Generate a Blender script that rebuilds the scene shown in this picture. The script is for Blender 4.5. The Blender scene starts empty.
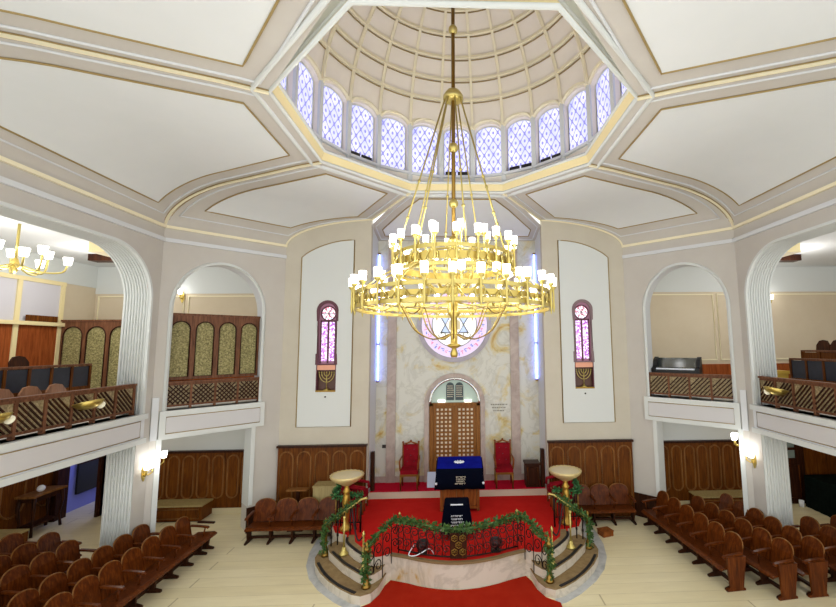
import bpy, bmesh, math, random
from mathutils import Vector, Matrix
random.seed(7)
PI = math.pi
U = 1.3                      # everything below is laid out in units of 1.3 m; one pass at the end scales it to metres
scene = bpy.context.scene
col = scene.collection

# ------------------------------------------------------------------ materials
def lin(h):
    h = h.lstrip('#')
    out = []
    for i in (0, 2, 4):
        c = int(h[i:i+2], 16) / 255
        out.append(c/12.92 if c <= .04045 else ((c+.055)/1.055)**2.4)
    return (*out, 1)

MATS = {}
def mat(name, color, rough=.6, metal=0., emit=None, estr=0., spec=.5):
    m = bpy.data.materials.new(name); m.use_nodes = True
    b = m.node_tree.nodes['Principled BSDF']
    b.inputs['Base Color'].default_value = lin(color)
    b.inputs['Roughness'].default_value = rough
    b.inputs['Metallic'].default_value = metal
    b.inputs['Specular IOR Level'].default_value = spec
    if emit:
        b.inputs['Emission Color'].default_value = lin(emit)
        b.inputs['Emission Strength'].default_value = estr
    MATS[name] = m
    return m
def N(m, t, **kw):
    n = m.node_tree.nodes.new(t)
    for k, v in kw.items(): setattr(n, k, v)
    return n
def LK(m, a, b): m.node_tree.links.new(a, b)
def bsdf(m): return m.node_tree.nodes['Principled BSDF']
def ramp(m, stops, interp='LINEAR'):
    r = N(m, 'ShaderNodeValToRGB'); r.color_ramp.interpolation = interp
    e = r.color_ramp.elements
    while len(e) > 1: e.remove(e[-1])
    e[0].position = stops[0][0]; e[0].color = lin(stops[0][1])
    for p, c in stops[1:]:
        x = e.new(p); x.color = lin(c)
    return r
def coords(m, kind='Object', scale=(1, 1, 1), rot=(0, 0, 0)):
    tc = N(m, 'ShaderNodeTexCoord'); mp = N(m, 'ShaderNodeMapping')
    mp.inputs['Scale'].default_value = scale; mp.inputs['Rotation'].default_value = rot
    LK(m, tc.outputs[kind], mp.inputs['Vector']); return mp.outputs['Vector']
def noise(m, vec, scale, detail=4, rough=.55, dist=0.):
    n = N(m, 'ShaderNodeTexNoise'); n.inputs['Scale'].default_value = scale
    n.inputs['Detail'].default_value = detail; n.inputs['Roughness'].default_value = rough
    n.inputs['Distortion'].default_value = dist
    LK(m, vec, n.inputs['Vector']); return n.outputs['Fac']
def wood(name, dark, mid, light, rough=.38, scale=(9, 9, .9), seed=0):
    m = mat(name, mid, rough)
    v = coords(m, 'Object', scale)
    f = noise(m, v, 2.2, 5, .6, .6)
    r = ramp(m, [(.25, dark), (.5, mid), (.78, light)])
    LK(m, f, r.inputs['Fac']); LK(m, r.outputs['Color'], bsdf(m).inputs['Base Color'])
    return m
def mottled(name, stops, scale, rough=.6, sc=(1, 1, 1), dist=0., detail=5, metal=0.):
    m = mat(name, stops[0][1], rough, metal)
    f = noise(m, coords(m, 'Object', sc), scale, detail, .6, dist)
    r = ramp(m, stops); LK(m, f, r.inputs['Fac']); LK(m, r.outputs['Color'], bsdf(m).inputs['Base Color'])
    return m

PLASTER = mottled('plaster_tan', [(.3, '#c1b9a8'), (.7, '#c8c1b1')], 1.2, .85)
PLASTER_PINK = mottled('plaster_pink', [(.3, '#bfb9b1'), (.7, '#c5c0b8')], 1.2, .85)
PLASTER_DOME = mottled('plaster_dome', [(.3, '#e9e0d0'), (.7, '#eee6d8')], 1.2, .85)
PLASTER_WARM = mottled('plaster_warm', [(.3, '#cdbda2'), (.7, '#d3c5ac')], 1.2, .85)
WHITE = mat('white_paint', '#d3d6d3', .7)
CEILWHITE = mottled('ceiling_white', [(.3, '#d8dbdb'), (.7, '#dddfdf')], .9, .9)
CREAM = mat('cream_moulding', '#efe6c6', .6)
CREAMY = mat('cream_yellow', '#e4d3a0', .6)
GOLDLINE = mat('gold_line', '#9a8350', .55)
FASCIA = mat('fascia_paint', '#cbc9c9', .8)
LILACW = mat('cool_white_paint', '#d4d6d8', .7)
WOOD = wood('seat_wood', '#321405', '#572709', '#7c4217', .3)
WOODP = wood('panel_wood', '#3c1d05', '#62340b', '#804b16', .42)
WOODM = wood('panel_bead_wood', '#5b3819', '#80552c', '#9a6c3c', .4)
WOODD = wood('dark_wood', '#1d0f08', '#33190d', '#4b2a16', .4)
WOODR = wood('red_wood', '#6a2f12', '#8f4720', '#a55b2c', .42)
WOODG = wood('gallery_rail_wood', '#4a2f1d', '#6b4530', '#8a5f43', .42)
WOODT = wood('table_wood', '#5b2f14', '#83481f', '#9c5e2d', .4)
WOODARK = wood('ark_wood', '#6b431d', '#8a5a2a', '#a06f3a', .4)
OAK = wood('chest_top_wood', '#8d7a4c', '#a3915f', '#b3a272', .5)
BRASS = mat('brass', '#c8b060', .32, .9)
BRASSB = mat('polished_brass', '#c9b76c', .3, .8)
BRASSD = mat('aged_brass', '#8d6f35', .35, 1.)
IRON = mat('dark_iron', '#241a16', .45, .7)
BLACK = mat('black_plastic', '#101012', .4)
BLACKR = mat('black_rubber', '#141010', .7)
NAVY = mat('navy_velvet', '#070a18', .9)
BLUEC = mottled('blue_velvet', [(.3, '#0b1172'), (.7, '#121a86')], 6, .85)
REDV = mottled('red_velvet', [(.3, '#74101a'), (.7, '#921a26')], 5, .8)
EMB = mat('silver_thread', '#cfc6ae', .5)
EMBW = mat('white_thread', '#e8ecf4', .6)
PAPER = mat('pale_blue_board', '#c3cfe6', .6)
GLASSD = mat('dark_glass', '#1d2422', .12)
CLOTHBK = mottled('black_cloth', [(.3, '#0a100e'), (.7, '#121a17')], 8, .9)
SHADE = mat('lit_white_glass', '#ffffff', .4, 0, '#fffaf0', 4.)
SEATBLUE = mottled('navy_leather', [(.3, '#191c26'), (.7, '#262a38')], 4, .5)
SEATTAN = wood('pale_seat_wood', '#7a5236', '#94674a', '#a87c5c', .3)
YELLOWB = mat('yellow_box_paint', '#c8a544', .5)
LILACLIT = mat('lilac_blue_lit', '#8f95d8', .6)  # blue daylight on the corridor walls, put into their colour
GREYM = mottled('grey_marble', [(.3, '#9d9f9f'), (.55, '#b9baba'), (.75, '#c9cac8')], 3.0, .35, dist=1.2)
FLEAF = mottled('garland_leaf', [(.3, '#1c3a14'), (.5, '#355b22'), (.72, '#6c8a45')], 14, .55)
FLEAFB = mottled('garland_leaf_fresh', [(.3, '#17421f'), (.5, '#2c6a35'), (.72, '#5d9a58')], 14, .55)
TREAD = mottled('tread_carpet', [(.3, '#80694a'), (.7, '#96805c')], 9, .9)
RED_B = mottled('bimah_red_carpet', [(.3, '#b81e1a'), (.7, '#c22620')], 3, .95)
RED_A = mottled('apse_crimson_carpet', [(.3, '#b8142c'), (.7, '#c21a34')], 3, .95)
RED_R = mottled('runner_red_carpet', [(.3, '#992010'), (.7, '#a32816')], 3, .95)

for _m in (RED_B, RED_A, RED_R, REDV, BLUEC, NAVY, TREAD, CLOTHBK): bsdf(_m).inputs['Specular IOR Level'].default_value = .03
for _m in (WOOD, WOODP, WOODM, WOODD, WOODR, WOODG, WOODT, WOODARK): bsdf(_m).inputs['Specular IOR Level'].default_value = .14
# floor: long pale travertine strips
FLOORM = mat('travertine_floor', '#cfc2a0', .28)
def _floor(m):
    v = coords(m, 'Object', (.55, 2.9, 1))
    br = N(m, 'ShaderNodeTexBrick'); br.offset = .5
    for k, x in (('Scale', 1.), ('Mortar Size', .009), ('Brick Width', 3.1), ('Row Height', 1.), ('Bias', 0.)):
        br.inputs[k].default_value = x
    br.inputs['Color1'].default_value = lin('#efe4c0'); br.inputs['Color2'].default_value = lin('#e8dcb4')
    br.inputs['Mortar'].default_value = lin('#bfb189'); LK(m, v, br.inputs['Vector'])
    f = noise(m, coords(m, 'Object', (.6, 3.5, 1)), 1.6, 5, .6, .5)
    r = ramp(m, [(.3, '#b3a88c'), (.5, '#dcd6c4'), (.7, '#ffffff')]); LK(m, f, r.inputs['Fac'])
    mx = N(m, 'ShaderNodeMix', data_type='RGBA', blend_type='MULTIPLY'); mx.inputs[0].default_value = .2
    LK(m, br.outputs['Color'], mx.inputs[6]); LK(m, r.outputs['Color'], mx.inputs[7])
    LK(m, mx.outputs[2], bsdf(m).inputs['Base Color'])
_floor(FLOORM)

# cream marble with ochre clouds and grey veins
def marble(name, base, veins, yellow, sc=1., mixv=.3):
    m = mat(name, base, .3)
    v = coords(m, 'Object', (sc, sc, sc))
    f1 = noise(m, v, 1.15, 8, .65, .9)
    r1 = ramp(m, [(.0, base), (.52, base), (.63, yellow), (.70, '#b98f3c'), (.76, yellow), (1, base)])
    LK(m, f1, r1.inputs['Fac'])
    f2 = noise(m, v, 1.1, 6, .6, 1.2)
    r2 = ramp(m, [(.0, '#ffffff'), (.44, '#ffffff'), (.49, veins), (.54, '#ffffff'), (1, '#ffffff')])
    LK(m, f2, r2.inputs['Fac'])
    mx = N(m, 'ShaderNodeMix', data_type='RGBA', blend_type='MULTIPLY'); mx.inputs[0].default_value = mixv
    LK(m, r1.outputs['Color'], mx.inputs[6]); LK(m, r2.outputs['Color'], mx.inputs[7])
    LK(m, mx.outputs[2], bsdf(m).inputs['Base Color'])
    return m
MARBLE = marble('cream_marble', '#cfcec3', '#aaa89e', '#cdbc84', 1., .25)
MARBLEW = marble('white_marble', '#cfc6b6', '#9e978b', '#c8bba2', .9, .3)
PINKM = mottled('rose_marble', [(.3, '#9c8b82'), (.55, '#b3a298'), (.75, '#bfb1a6')], 2.5, .35, dist=1.)
GREYFRAME = mottled('grey_stone', [(.3, '#a29aa6'), (.7, '#b4aeb8')], 3., .4)

# dome glass: diamond leaded panes lit from outside by daylight
def lattice_glass(name, sx, sz, light, dark, strength):
    m = mat(name, light, .3)
    tc = N(m, 'ShaderNodeTexCoord'); sp = N(m, 'ShaderNodeSeparateXYZ'); LK(m, tc.outputs['Generated'], sp.inputs[0])
    def mth(op, a, b=None):
        n = N(m, 'ShaderNodeMath', operation=op)
        for i, x in enumerate((a, b)):
            if x is None: continue
            if isinstance(x, (int, float)): n.inputs[i].default_value = x
            else: LK(m, x, n.inputs[i])
        return n.outputs[0]
    cx = mth('COSINE', mth('MULTIPLY', sp.outputs['X'], 2*PI*sx)); cz = mth('COSINE', mth('MULTIPLY', sp.outputs['Z'], 2*PI*sz))
    s = mth('ADD', cx, cz); a = mth('ABSOLUTE', s)
    line = mth('LESS_THAN', a, .24); dot = mth('GREATER_THAN', a, 1.8)
    d = mth('MAXIMUM', line, dot)
    nf = noise(m, coords(m, 'Object'), 1.1, 3)
    r = ramp(m, [(.3, '#aeb3ea'), (.55, light), (.78, '#f4f4ff')]); LK(m, nf, r.inputs['Fac'])
    mx = N(m, 'ShaderNodeMix', data_type='RGBA'); LK(m, d, mx.inputs[0]); LK(m, r.outputs['Color'], mx.inputs[6])
    mx.inputs[7].default_value = lin(dark)
    LK(m, mx.outputs[2], bsdf(m).inputs['Base Color']); LK(m, mx.outputs[2], bsdf(m).inputs['Emission Color'])
    bsdf(m).inputs['Emission Strength'].default_value = strength
    return m
DOMEGLASS = lattice_glass('dome_leaded_glass', 3, 3.5, '#cfd0f2', '#8384be', .66)

def stained(name, cols, scale, strength):
    m = mat(name, cols[1], .3)
    vo = N(m, 'ShaderNodeTexVoronoi'); vo.inputs['Scale'].default_value = scale
    LK(m, coords(m, 'Object'), vo.inputs['Vector'])
    sp = N(m, 'ShaderNodeSeparateColor'); LK(m, vo.outputs['Color'], sp.inputs[0])
    n = len(cols); r = ramp(m, [(i/n, c) for i, c in enumerate(cols)], 'CONSTANT'); LK(m, sp.outputs[0], r.inputs['Fac'])
    LK(m, r.outputs['Color'], bsdf(m).inputs['Base Color']); LK(m, r.outputs['Color'], bsdf(m).inputs['Emission Color'])
    bsdf(m).inputs['Emission Strength'].default_value = strength
    return m
ST_VIOLET = stained('violet_stained_glass', ['#a060b8', '#e3c3f0', '#f3e2fa', '#c48ad8', '#f7eefb', '#9a4fae'], 26, .75)
ST_ROSE = stained('rose_stained_glass', ['#f3dfe8', '#ffffff', '#d58aa0', '#dfe9ff', '#b04a68'], 30, .8)
ST_LILAC = mat('lilac_stained_glass', '#cdbcd8', .3, 0, '#d8c8e4', .45)
ST_MILK = mat('milky_stained_glass', '#e6e4e2', .3, 0, '#eef0f2', .55)
ST_BLUE = mat('blue_stained_glass', '#5a6cc0', .3, 0, '#6a7ad0', .4)
ST_PINK = mat('pink_stained_glass', '#c86a9a', .3, 0, '#d87aaa', .4)
ST_SKY = mat('pale_blue_stained_glass', '#aebfe0', .3, 0, '#b8c8e8', .5)
ST_GREEN = mat('green_tinted_glass', '#8f9f92', .15, 0, '#b9c8bc', .25)
MAROON = mat('maroon_lead_frame', '#5b2b38', .5)
TAUPE = mat('taupe_frame', '#7c6468', .5)
LEDBLUE = mat('blue_light_tube', '#dfe6ff', .4, 0, '#6c86ff', 8.)
LAMPW = mat('lamp_lens', '#ffffff', .4, 0, '#fffbe8', 2.)
PANE = mat('opal_pane', '#c9c6cc', .25)
# woven mesh panel
def woven(name, a, b, c, s):
    m = mat(name, a, .7)
    f = noise(m, coords(m, 'Object'), s, 6, .7)
    r = ramp(m, [(.35, a), (.5, b), (.66, c)]); LK(m, f, r.inputs['Fac']); LK(m, r.outputs['Color'], bsdf(m).inputs['Base Color'])
    return m
CANE = woven('parapet_cane', '#6b5c3e', '#8f7d59', '#b3a27c', 26)
WOVEN = woven('woven_cane', '#57512f', '#8a8150', '#b8ae7c', 22)

# ------------------------------------------------------------------ mesh builder
class MB:
    def __init__(s): s.bm = bmesh.new(); s.mi = 0
    def poly(s, pts):
        vs = [s.bm.verts.new(p) for p in pts]
        f = s.bm.faces.new(vs); f.material_index = s.mi; return f
    def box(s, x0, x1, y0, y1, z0, z1, M=None):
        P = [Vector((x, y, z)) for z in (z0, z1) for y in (y0, y1) for x in (x0, x1)]
        if M: P = [M @ p for p in P]
        v = [s.bm.verts.new(p) for p in P]
        for q in ((0,2,3,1),(4,5,7,6),(0,1,5,4),(2,6,7,3),(0,4,6,2),(1,3,7,5)):
            f = s.bm.faces.new([v[i] for i in q]); f.material_index = s.mi
    def tube(s, pts, r, n=8, closed=False, cap=True, sq=None):
        """round tube (or sq=(w,h) rectangle) swept along points; r may be a list"""
        P = [Vector(p) for p in pts]; m = len(P)
        rr = r if isinstance(r, (list, tuple)) else [r]*m
        rings = []; up = None
        for i in range(m):
            a = P[i-1] if (i > 0 or closed) else P[i]
            b = P[(i+1) % m] if (i < m-1 or closed) else P[i]
            t = (b-a)
            if t.length < 1e-9: t = Vector((0, 0, 1))
            t.normalize()
            if up is None:
                up = Vector((0, 0, 1)) if abs(t.z) < .95 else Vector((1, 0, 0))
            x = t.cross(up)
            if x.length < 1e-5: x = t.cross(Vector((0, 1, 0)))
            x.normalize(); y = x.cross(t); y.normalize()
            if not sq: up = y
            ring = []
            if sq:
                w, h = sq
                for (dx, dy) in ((-w, -h), (w, -h), (w, h), (-w, h)): ring.append(s.bm.verts.new(P[i]+x*dx/2+y*dy/2))
            else:
                for k in range(n):
                    c = 2*PI*k/n; ring.append(s.bm.verts.new(P[i]+(x*math.cos(c)+y*math.sin(c))*rr[i]))
            rings.append(ring)
        k = len(rings[0])
        for i in range(m if closed else m-1):
            A, B = rings[i], rings[(i+1) % m]
            for j in range(k):
                f = s.bm.faces.new((A[j], A[(j+1) % k], B[(j+1) % k], B[j])); f.material_index = s.mi
                f.smooth = not sq
        if cap and not closed:
            for R in (rings[0][::-1], rings[-1]):
                f = s.bm.faces.new(R); f.material_index = s.mi
    def lathe(s, prof, c=(0, 0, 0), n=20, M=None, flute=0):
        rings = []
        for (r, z) in prof:
            ring = []
            for k in range(n):
                rr = max(r, 1e-4)*(1+(flute if k % 2 else -flute))
                a = 2*PI*k/n
                p = Vector((rr*math.cos(a), rr*math.sin(a), z))
                if M: p = M @ p
                ring.append(s.bm.verts.new(p+Vector(c)))
            rings.append(ring)
        for A, B in zip(rings, rings[1:]):
            for j in range(n):
                f = s.bm.faces.new((A[j], A[(j+1) % n], B[(j+1) % n], B[j])); f.smooth = True; f.material_index = s.mi
        for R in (rings[0][::-1], rings[-1]):
            f = s.bm.faces.new(R); f.material_index = s.mi
    def ball(s, c, r, n=12):
        prof = [(r*math.sin(PI*i/8), -r*math.cos(PI*i/8)) for i in range(9)]
        s.lathe(prof, c, n)
    def slab(s, outer, holes, frame, depth):
        """flat plate with holes: outline/hole points (u,v), frame(u,v)->xyz, extruded by vector depth"""
        bm2 = bmesh.new(); edges = []
        for loop in [outer]+list(holes):
            vs = [bm2.verts.new((u, v, 0)) for u, v in loop]
            edges += [bm2.edges.new((vs[i], vs[(i+1) % len(vs)])) for i in range(len(vs))]
        r = bmesh.ops.triangle_fill(bm2, use_beauty=True, use_dissolve=False, edges=edges, normal=(0, 0, 1))
        bm2.verts.index_update()
        base = [Vector(frame(v.co.x, v.co.y)) for v in bm2.verts]
        tri = [[v.index for v in f.verts] for f in bm2.faces]
        be = [(e.verts[0].index, e.verts[1].index) for e in bm2.edges if len(e.link_faces) == 1]
        bm2.free()
        d = Vector(depth)
        A = [s.bm.verts.new(p) for p in base]; B = [s.bm.verts.new(p+d) for p in base]
        for t in tri:
            s.bm.faces.new([A[i] for i in t]).material_index = s.mi
            s.bm.faces.new([B[i] for i in reversed(t)]).material_index = s.mi
        for i, j in be:
            s.bm.faces.new((A[i], A[j], B[j], B[i])).material_index = s.mi
    def prism(s, pts, z0, z1):
        s.slab(pts, [], lambda u, v: (u, v, z0), (0, 0, z1-z0))
    def build(s, name, m, parent=None, loc=None, rotz=0, fix=True):
        if fix: bmesh.ops.recalc_face_normals(s.bm, faces=s.bm.faces[:])
        me = bpy.data.meshes.new(name); s.bm.to_mesh(me); s.bm.free()
        for x in (m if isinstance(m, (list, tuple)) else [m]): me.materials.append(x)
        o = bpy.data.objects.new(name, me); col.objects.link(o)
        if parent: o.parent = parent
        if loc: o.location = loc
        o.rotation_euler.z = rotz
        return o

def thing(name, label, cat, loc=(0, 0, 0), rotz=0, group=None):
    o = bpy.data.objects.new(name, None); o.empty_display_size = .1; col.objects.link(o)
    o.location = loc; o.rotation_euler = (0, 0, rotz)
    return tag(o, label, cat, group)
def tag(o, label, cat, group=None):
    o['label'] = label; o['category'] = cat
    if group: o['group'] = group
    return o
def struct(o): o['kind'] = 'structure'; return o
_n = {}
def num(base):
    _n[base] = _n.get(base, 0)+1; return '%s_%d' % (base, _n[base])
def trim(mb, m): return struct(mb.build(num('trim'), m))
def dup(root, loc, rotz, label=None, group=None):
    r = root.copy(); col.objects.link(r); r.location = loc; r.rotation_euler = (0, 0, rotz)
    if label: r['label'] = label
    if group: r['group'] = group
    for ch in list(root.children):
        c = ch.copy(); col.objects.link(c); c.parent = r
        for g in ch.children:
            d = g.copy(); col.objects.link(d); d.parent = c
    return r
def arch(u0, u1, v0, vs, va, n=24, rnd=None):
    """closed outline of an arched opening, sill v0, springing vs, apex va"""
    c = (u0+u1)/2; a = (u1-u0)/2; b = va-vs
    return [(u0, v0), (u1, v0)] + [(c+a*math.cos(PI*i/n), vs+b*math.sin(PI*i/n)) for i in range(n+1)]
def rarch(u0, u1, v0, v1, r, n=14):
    """opening with rounded top corners"""
    return [(u0, v0), (u1, v0)] + [(u1-r+r*math.cos(PI/2*i/n), v1-r+r*math.sin(PI/2*i/n)) for i in range(n+1)] + \
           [(u0+r-r*math.sin(PI/2*i/n), v1-r+r*math.cos(PI/2*i/n)) for i in range(n+1)]
def smooth(pts, k=3):
    """Catmull-Rom through points"""
    P = [Vector(p) for p in pts]; out = []
    for i in range(len(P)-1):
        a, b, c, d = P[max(i-1, 0)], P[i], P[i+1], P[min(i+2, len(P)-1)]
        for j in range(k):
            t = j/k
            out.append(.5*((2*b)+(c-a)*t+(2*a-5*b+4*c-d)*t*t+(3*b-a-3*c+d)*t**3))
    out.append(P[-1]); return out

# ------------------------------------------------------------------ key dimensions
W, Y1, X2, Y2 = 5.68, 7.93, 4.0, 9.5           # left/right wall, start of diagonal, front wall corner, front wall plane
ZC = 5.66                                       # centre of the dome along the nave
HT = 6.2                                        # cornice height
Y0 = 3.18
A, B, ZR = 2.27, .94, 6.93                      # octagon of the dome opening
XA, YB = 2.03, 10.35                            # apse half width, apse back wall
ZB, ZA = .42, .56                               # bimah and apse floor levels
ZG, ZL = 2.645, 2.16                            # gallery ledge, gallery underside
AX = -.08                                       # axis of the apse fittings
def zf(d):
    t = min(max(d, 0), 1.65)/1.65
    return HT+.67*math.sqrt(max(0, 1-(1-t)**2))+max(0, min(d-1.65, 1.3))/1.3*.05

# ------------------------------------------------------------------ floor
m = MB(); m.box(-9.4, 9.4, 1., 13., -.1, 0); struct(m.build('floor', FLOORM))

# ------------------------------------------------------------------ ceiling sectors (cloister-vault panels round the octagon)
def clip_rows(poly, offs, nrm, p0, rows=26):
    """convex polygon inset by offs per side, cut into strips of constant distance from the wall; returns list of (pL,pR)"""
    n = len(poly); H = []
    cx = sum(p[0] for p in poly)/n; cy = sum(p[1] for p in poly)/n
    for i in range(n):
        a, b = Vector(poly[i]), Vector(poly[(i+1) % n]); e = (b-a).normalized(); q = Vector((-e.y, e.x))
        if q.dot(Vector((cx, cy))-a) < 0: q = -q
        H.append((q, q.dot(a)+offs[i]))
    # polygon vertices after inset
    V = []
    for i in range(n):
        (q1, c1), (q2, c2) = H[i-1], H[i]
        det = q1.x*q2.y-q1.y*q2.x
        V.append(Vector(((c1*q2.y-c2*q1.y)/det, (q1.x*c2-q2.x*c1)/det)))
    t = Vector((-nrm.y, nrm.x))
    ds = [(v-p0).dot(nrm) for v in V]; lo, hi = min(ds), max(ds)
    cuts = sorted(set([lo+(hi-lo)*(i/rows)**1.7 for i in range(rows+1)]+ds))
    out = []
    for d in cuts:
        ss = []
        for i in range(n):
            a, b = V[i], V[(i+1) % n]; da, db = (a-p0).dot(nrm), (b-p0).dot(nrm)
            if abs(da-db) < 1e-9:
                if abs(da-d) < 1e-7: ss += [(a-p0).dot(t), (b-p0).dot(t)]
            elif min(da, db)-1e-9 <= d <= max(da, db)+1e-9:
                k = (d-da)/(db-da); ss.append((a+(b-a)*k-p0).dot(t))
        if len(ss) < 1: continue
        out.append((d, min(ss), max(ss)))
    return out, V
def sector_strip(mb, rows, nrm, p0, dz, zfun):
    t = Vector((-nrm.y, nrm.x)); prev = None
    for d, s0, s1 in rows:
        L = p0+nrm*d+t*s0; R = p0+nrm*d+t*s1; z = zfun(d)+dz
        cur = (mb.bm.verts.new((L.x, L.y, z)), mb.bm.verts.new((R.x, R.y, z)))
        if prev:
            f = mb.bm.faces.new((prev[0], prev[1], cur[1], cur[0])); f.smooth = True; f.material_index = mb.mi
        prev = cur
def outline3(V, nrm, p0, dz, zfun, seg=14, skip=()):
    pts = []
    for i in range(len(V)):
        if i in skip: continue
        a, b = V[i], V[(i+1) % len(V)]
        for j in range(seg):
            p = a+(b-a)*(j/seg); pts.append((p.x, p.y, zfun((p-p0).dot(nrm))+dz))
    return pts
ceil_mb = MB(); white_mb = MB(); gold_mb = MB(); stripe_mb = MB()
def sector(poly, offs, wallside, zfun=zf):
    a, b = Vector(poly[wallside]), Vector(poly[wallside+1]); e = (b-a).normalized(); nrm = Vector((-e.y, e.x))
    c = Vector((sum(p[0] for p in poly)/len(poly), sum(p[1] for p in poly)/len(poly)))
    if nrm.dot(c-a) < 0: nrm = -nrm
    rows, V = clip_rows(poly, [0]*len(poly), nrm, a); sector_strip(ceil_mb, rows, nrm, a, 0, zfun)
    rows, V = clip_rows(poly, offs, nrm, a); sector_strip(white_mb, rows, nrm, a, -.012, zfun)
    gold_mb.tube(outline3(V, nrm, a, -.014, zfun), .013, 5, closed=True)
    lo = [max(.085, o*.36) for o in offs]
    rows, V = clip_rows(poly, lo, nrm, a)
    stripe_mb.tube(outline3(V, nrm, a, -.008, zfun), .016, 6, closed=True)
def mir(P, sx, sy): return [(x*sx, y if sy > 0 else (Y0 if abs(y-Y1) < 1e-6 else 2*ZC-y)) for x, y in P]
for sx in (-1, 1):
    # side sector (long wall)
    P = [(-W, Y0), (-W, Y1), (-A, ZC+B), (-A, ZC-B)]
    sector(mir(P, -sx, 1), [.2, .38, .42, .38], 0)
    for sy in (1, -1):
        P = [(-W, Y1), (-X2, Y2), (-XA, Y2), (-B, ZC+A), (-A, ZC+B)]
        sector(mir(P, -sx, sy), [.3, .24, .36, .36, .4], 0)
zfront = lambda d: 6.56+.30*min(1, d/1.6)+max(0, d-1.6)/.8*.07 if d < 1.6 else 6.86+.07*min(1, (d-1.6)/.8)
for sy in (1, -1):
    P = [(-XA, YB), (XA, YB), (XA, Y2), (B, ZC+A), (-B, ZC+A), (-XA, Y2)]
    sector(mir(P, 1, sy), [.3, .22, .3, .3, .3, .22], 0, zfront)
struct(ceil_mb.build('ceiling', PLASTER_PINK)); struct(white_mb.build('ceiling_panels', CEILWHITE))
trim(gold_mb, GOLDLINE); trim(stripe_mb, LILACW)
# cream ribs along the sector joints
rib = MB(); ribg = MB()
def rib_line(p, q, zfun, a, nrm, seg=22):
    out = []
    for i in range(seg+1):
        t = i/seg; t = t*t*(3-2*t)
        x = Vector(p)+(Vector(q)-Vector(p))*t; out.append((x.x, x.y, zfun((x-a).dot(nrm))-.01))
    return out
for sx in (-1, 1):
    for sy in (1, -1):
        C1 = Vector(mir([(-W, Y1)], -sx, sy)[0]); V1 = Vector(mir([(-A, ZC+B)], -sx, sy)[0])
        nW = Vector((sx*-1, 0)) if sx > 0 else Vector((1, 0))
        L = rib_line(C1, V1, zf, C1, nW)
        rib.tube(L, .038, 6, sq=(.05, .035))
        AP = Vector(mir([(-XA, Y2)], -sx, sy)[0]); V2 = Vector(mir([(-B, ZC+A)], -sx, sy)[0]); C2 = Vector(mir([(-X2, Y2)], -sx, sy)[0])
        e = (C2-C1).normalized(); nD = Vector((-e.y, e.x))
        if nD.dot(V2-C1) < 0: nD = -nD
        rib.tube(rib_line(C2, AP, zf, C1, nD)[:-1]+rib_line(AP, V2, zf, C1, nD), .038, 6, sq=(.05, .035))
        for off in (-.042, .042):
            t = (V1-C1).normalized(); q = Vector((-t.y, t.x))*off
            ribg.tube([(x+q.x, y+q.y, z-.004) for x, y, z in L], .009, 5)
trim(rib, CREAM); trim(ribg, GOLDLINE)
# octagon rim of the dome opening
OCT = [(-A, ZC-B), (-A, ZC+B), (-B, ZC+A), (B, ZC+A), (A, ZC+B), (A, ZC-B), (B, ZC-A), (-B, ZC-A)]
def octs(r, z): return [((x)*r, ZC+(y-ZC)*r, z) for x, y in OCT]
m = MB(); m.tube(octs(1.0, 6.925), .03, 6, closed=True); m.tube(octs(1.075, 6.915), .035, 6, closed=True); trim(m, WHITE)
def band(mb, a, b):
    n = len(a); va = [mb.bm.verts.new(p) for p in a]; vb = [mb.bm.verts.new(p) for p in b]
    for i in range(n): mb.bm.faces.new((va[i], va[(i+1) % n], vb[(i+1) % n], vb[i])).material_index = mb.mi
m = MB(); band(m, octs(1.0, 6.92), octs(.975, 7.09)); trim(m, CREAMY)
m = MB(); m.tube(octs(.975, 7.1), .03, 6, closed=True); trim(m, WHITE)
RD, ZS, ZD = 2.5, 7.36, 8.3
# ledge behind the rim up to the drum
m = MB()
ring = [(RD*1.06*math.cos(2*PI*k/48+PI/16), ZC+RD*1.06*math.sin(2*PI*k/48+PI/16), 7.12) for k in range(48)]
edge = []
o8 = octs(.975, 7.1)
for i in range(8):
    a, b = Vector(o8[i]), Vector(o8[(i+1) % 8])
    for j in range(6): edge.append(a+(b-a)*j/6)
vr = [m.bm.verts.new(p) for p in ring]
ve = [m.bm.verts.new(p) for p in edge]
def ang(p): return math.atan2(p[1]-ZC, p[0]) % (2*PI)
ve.sort(key=lambda v: ang(v.co)); vr.sort(key=lambda v: ang(v.co))
for i in range(48): m.bm.faces.new((ve[i], ve[(i+1) % 48], vr[(i+1) % 48], vr[i]))
trim(m, WHITE)

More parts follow.
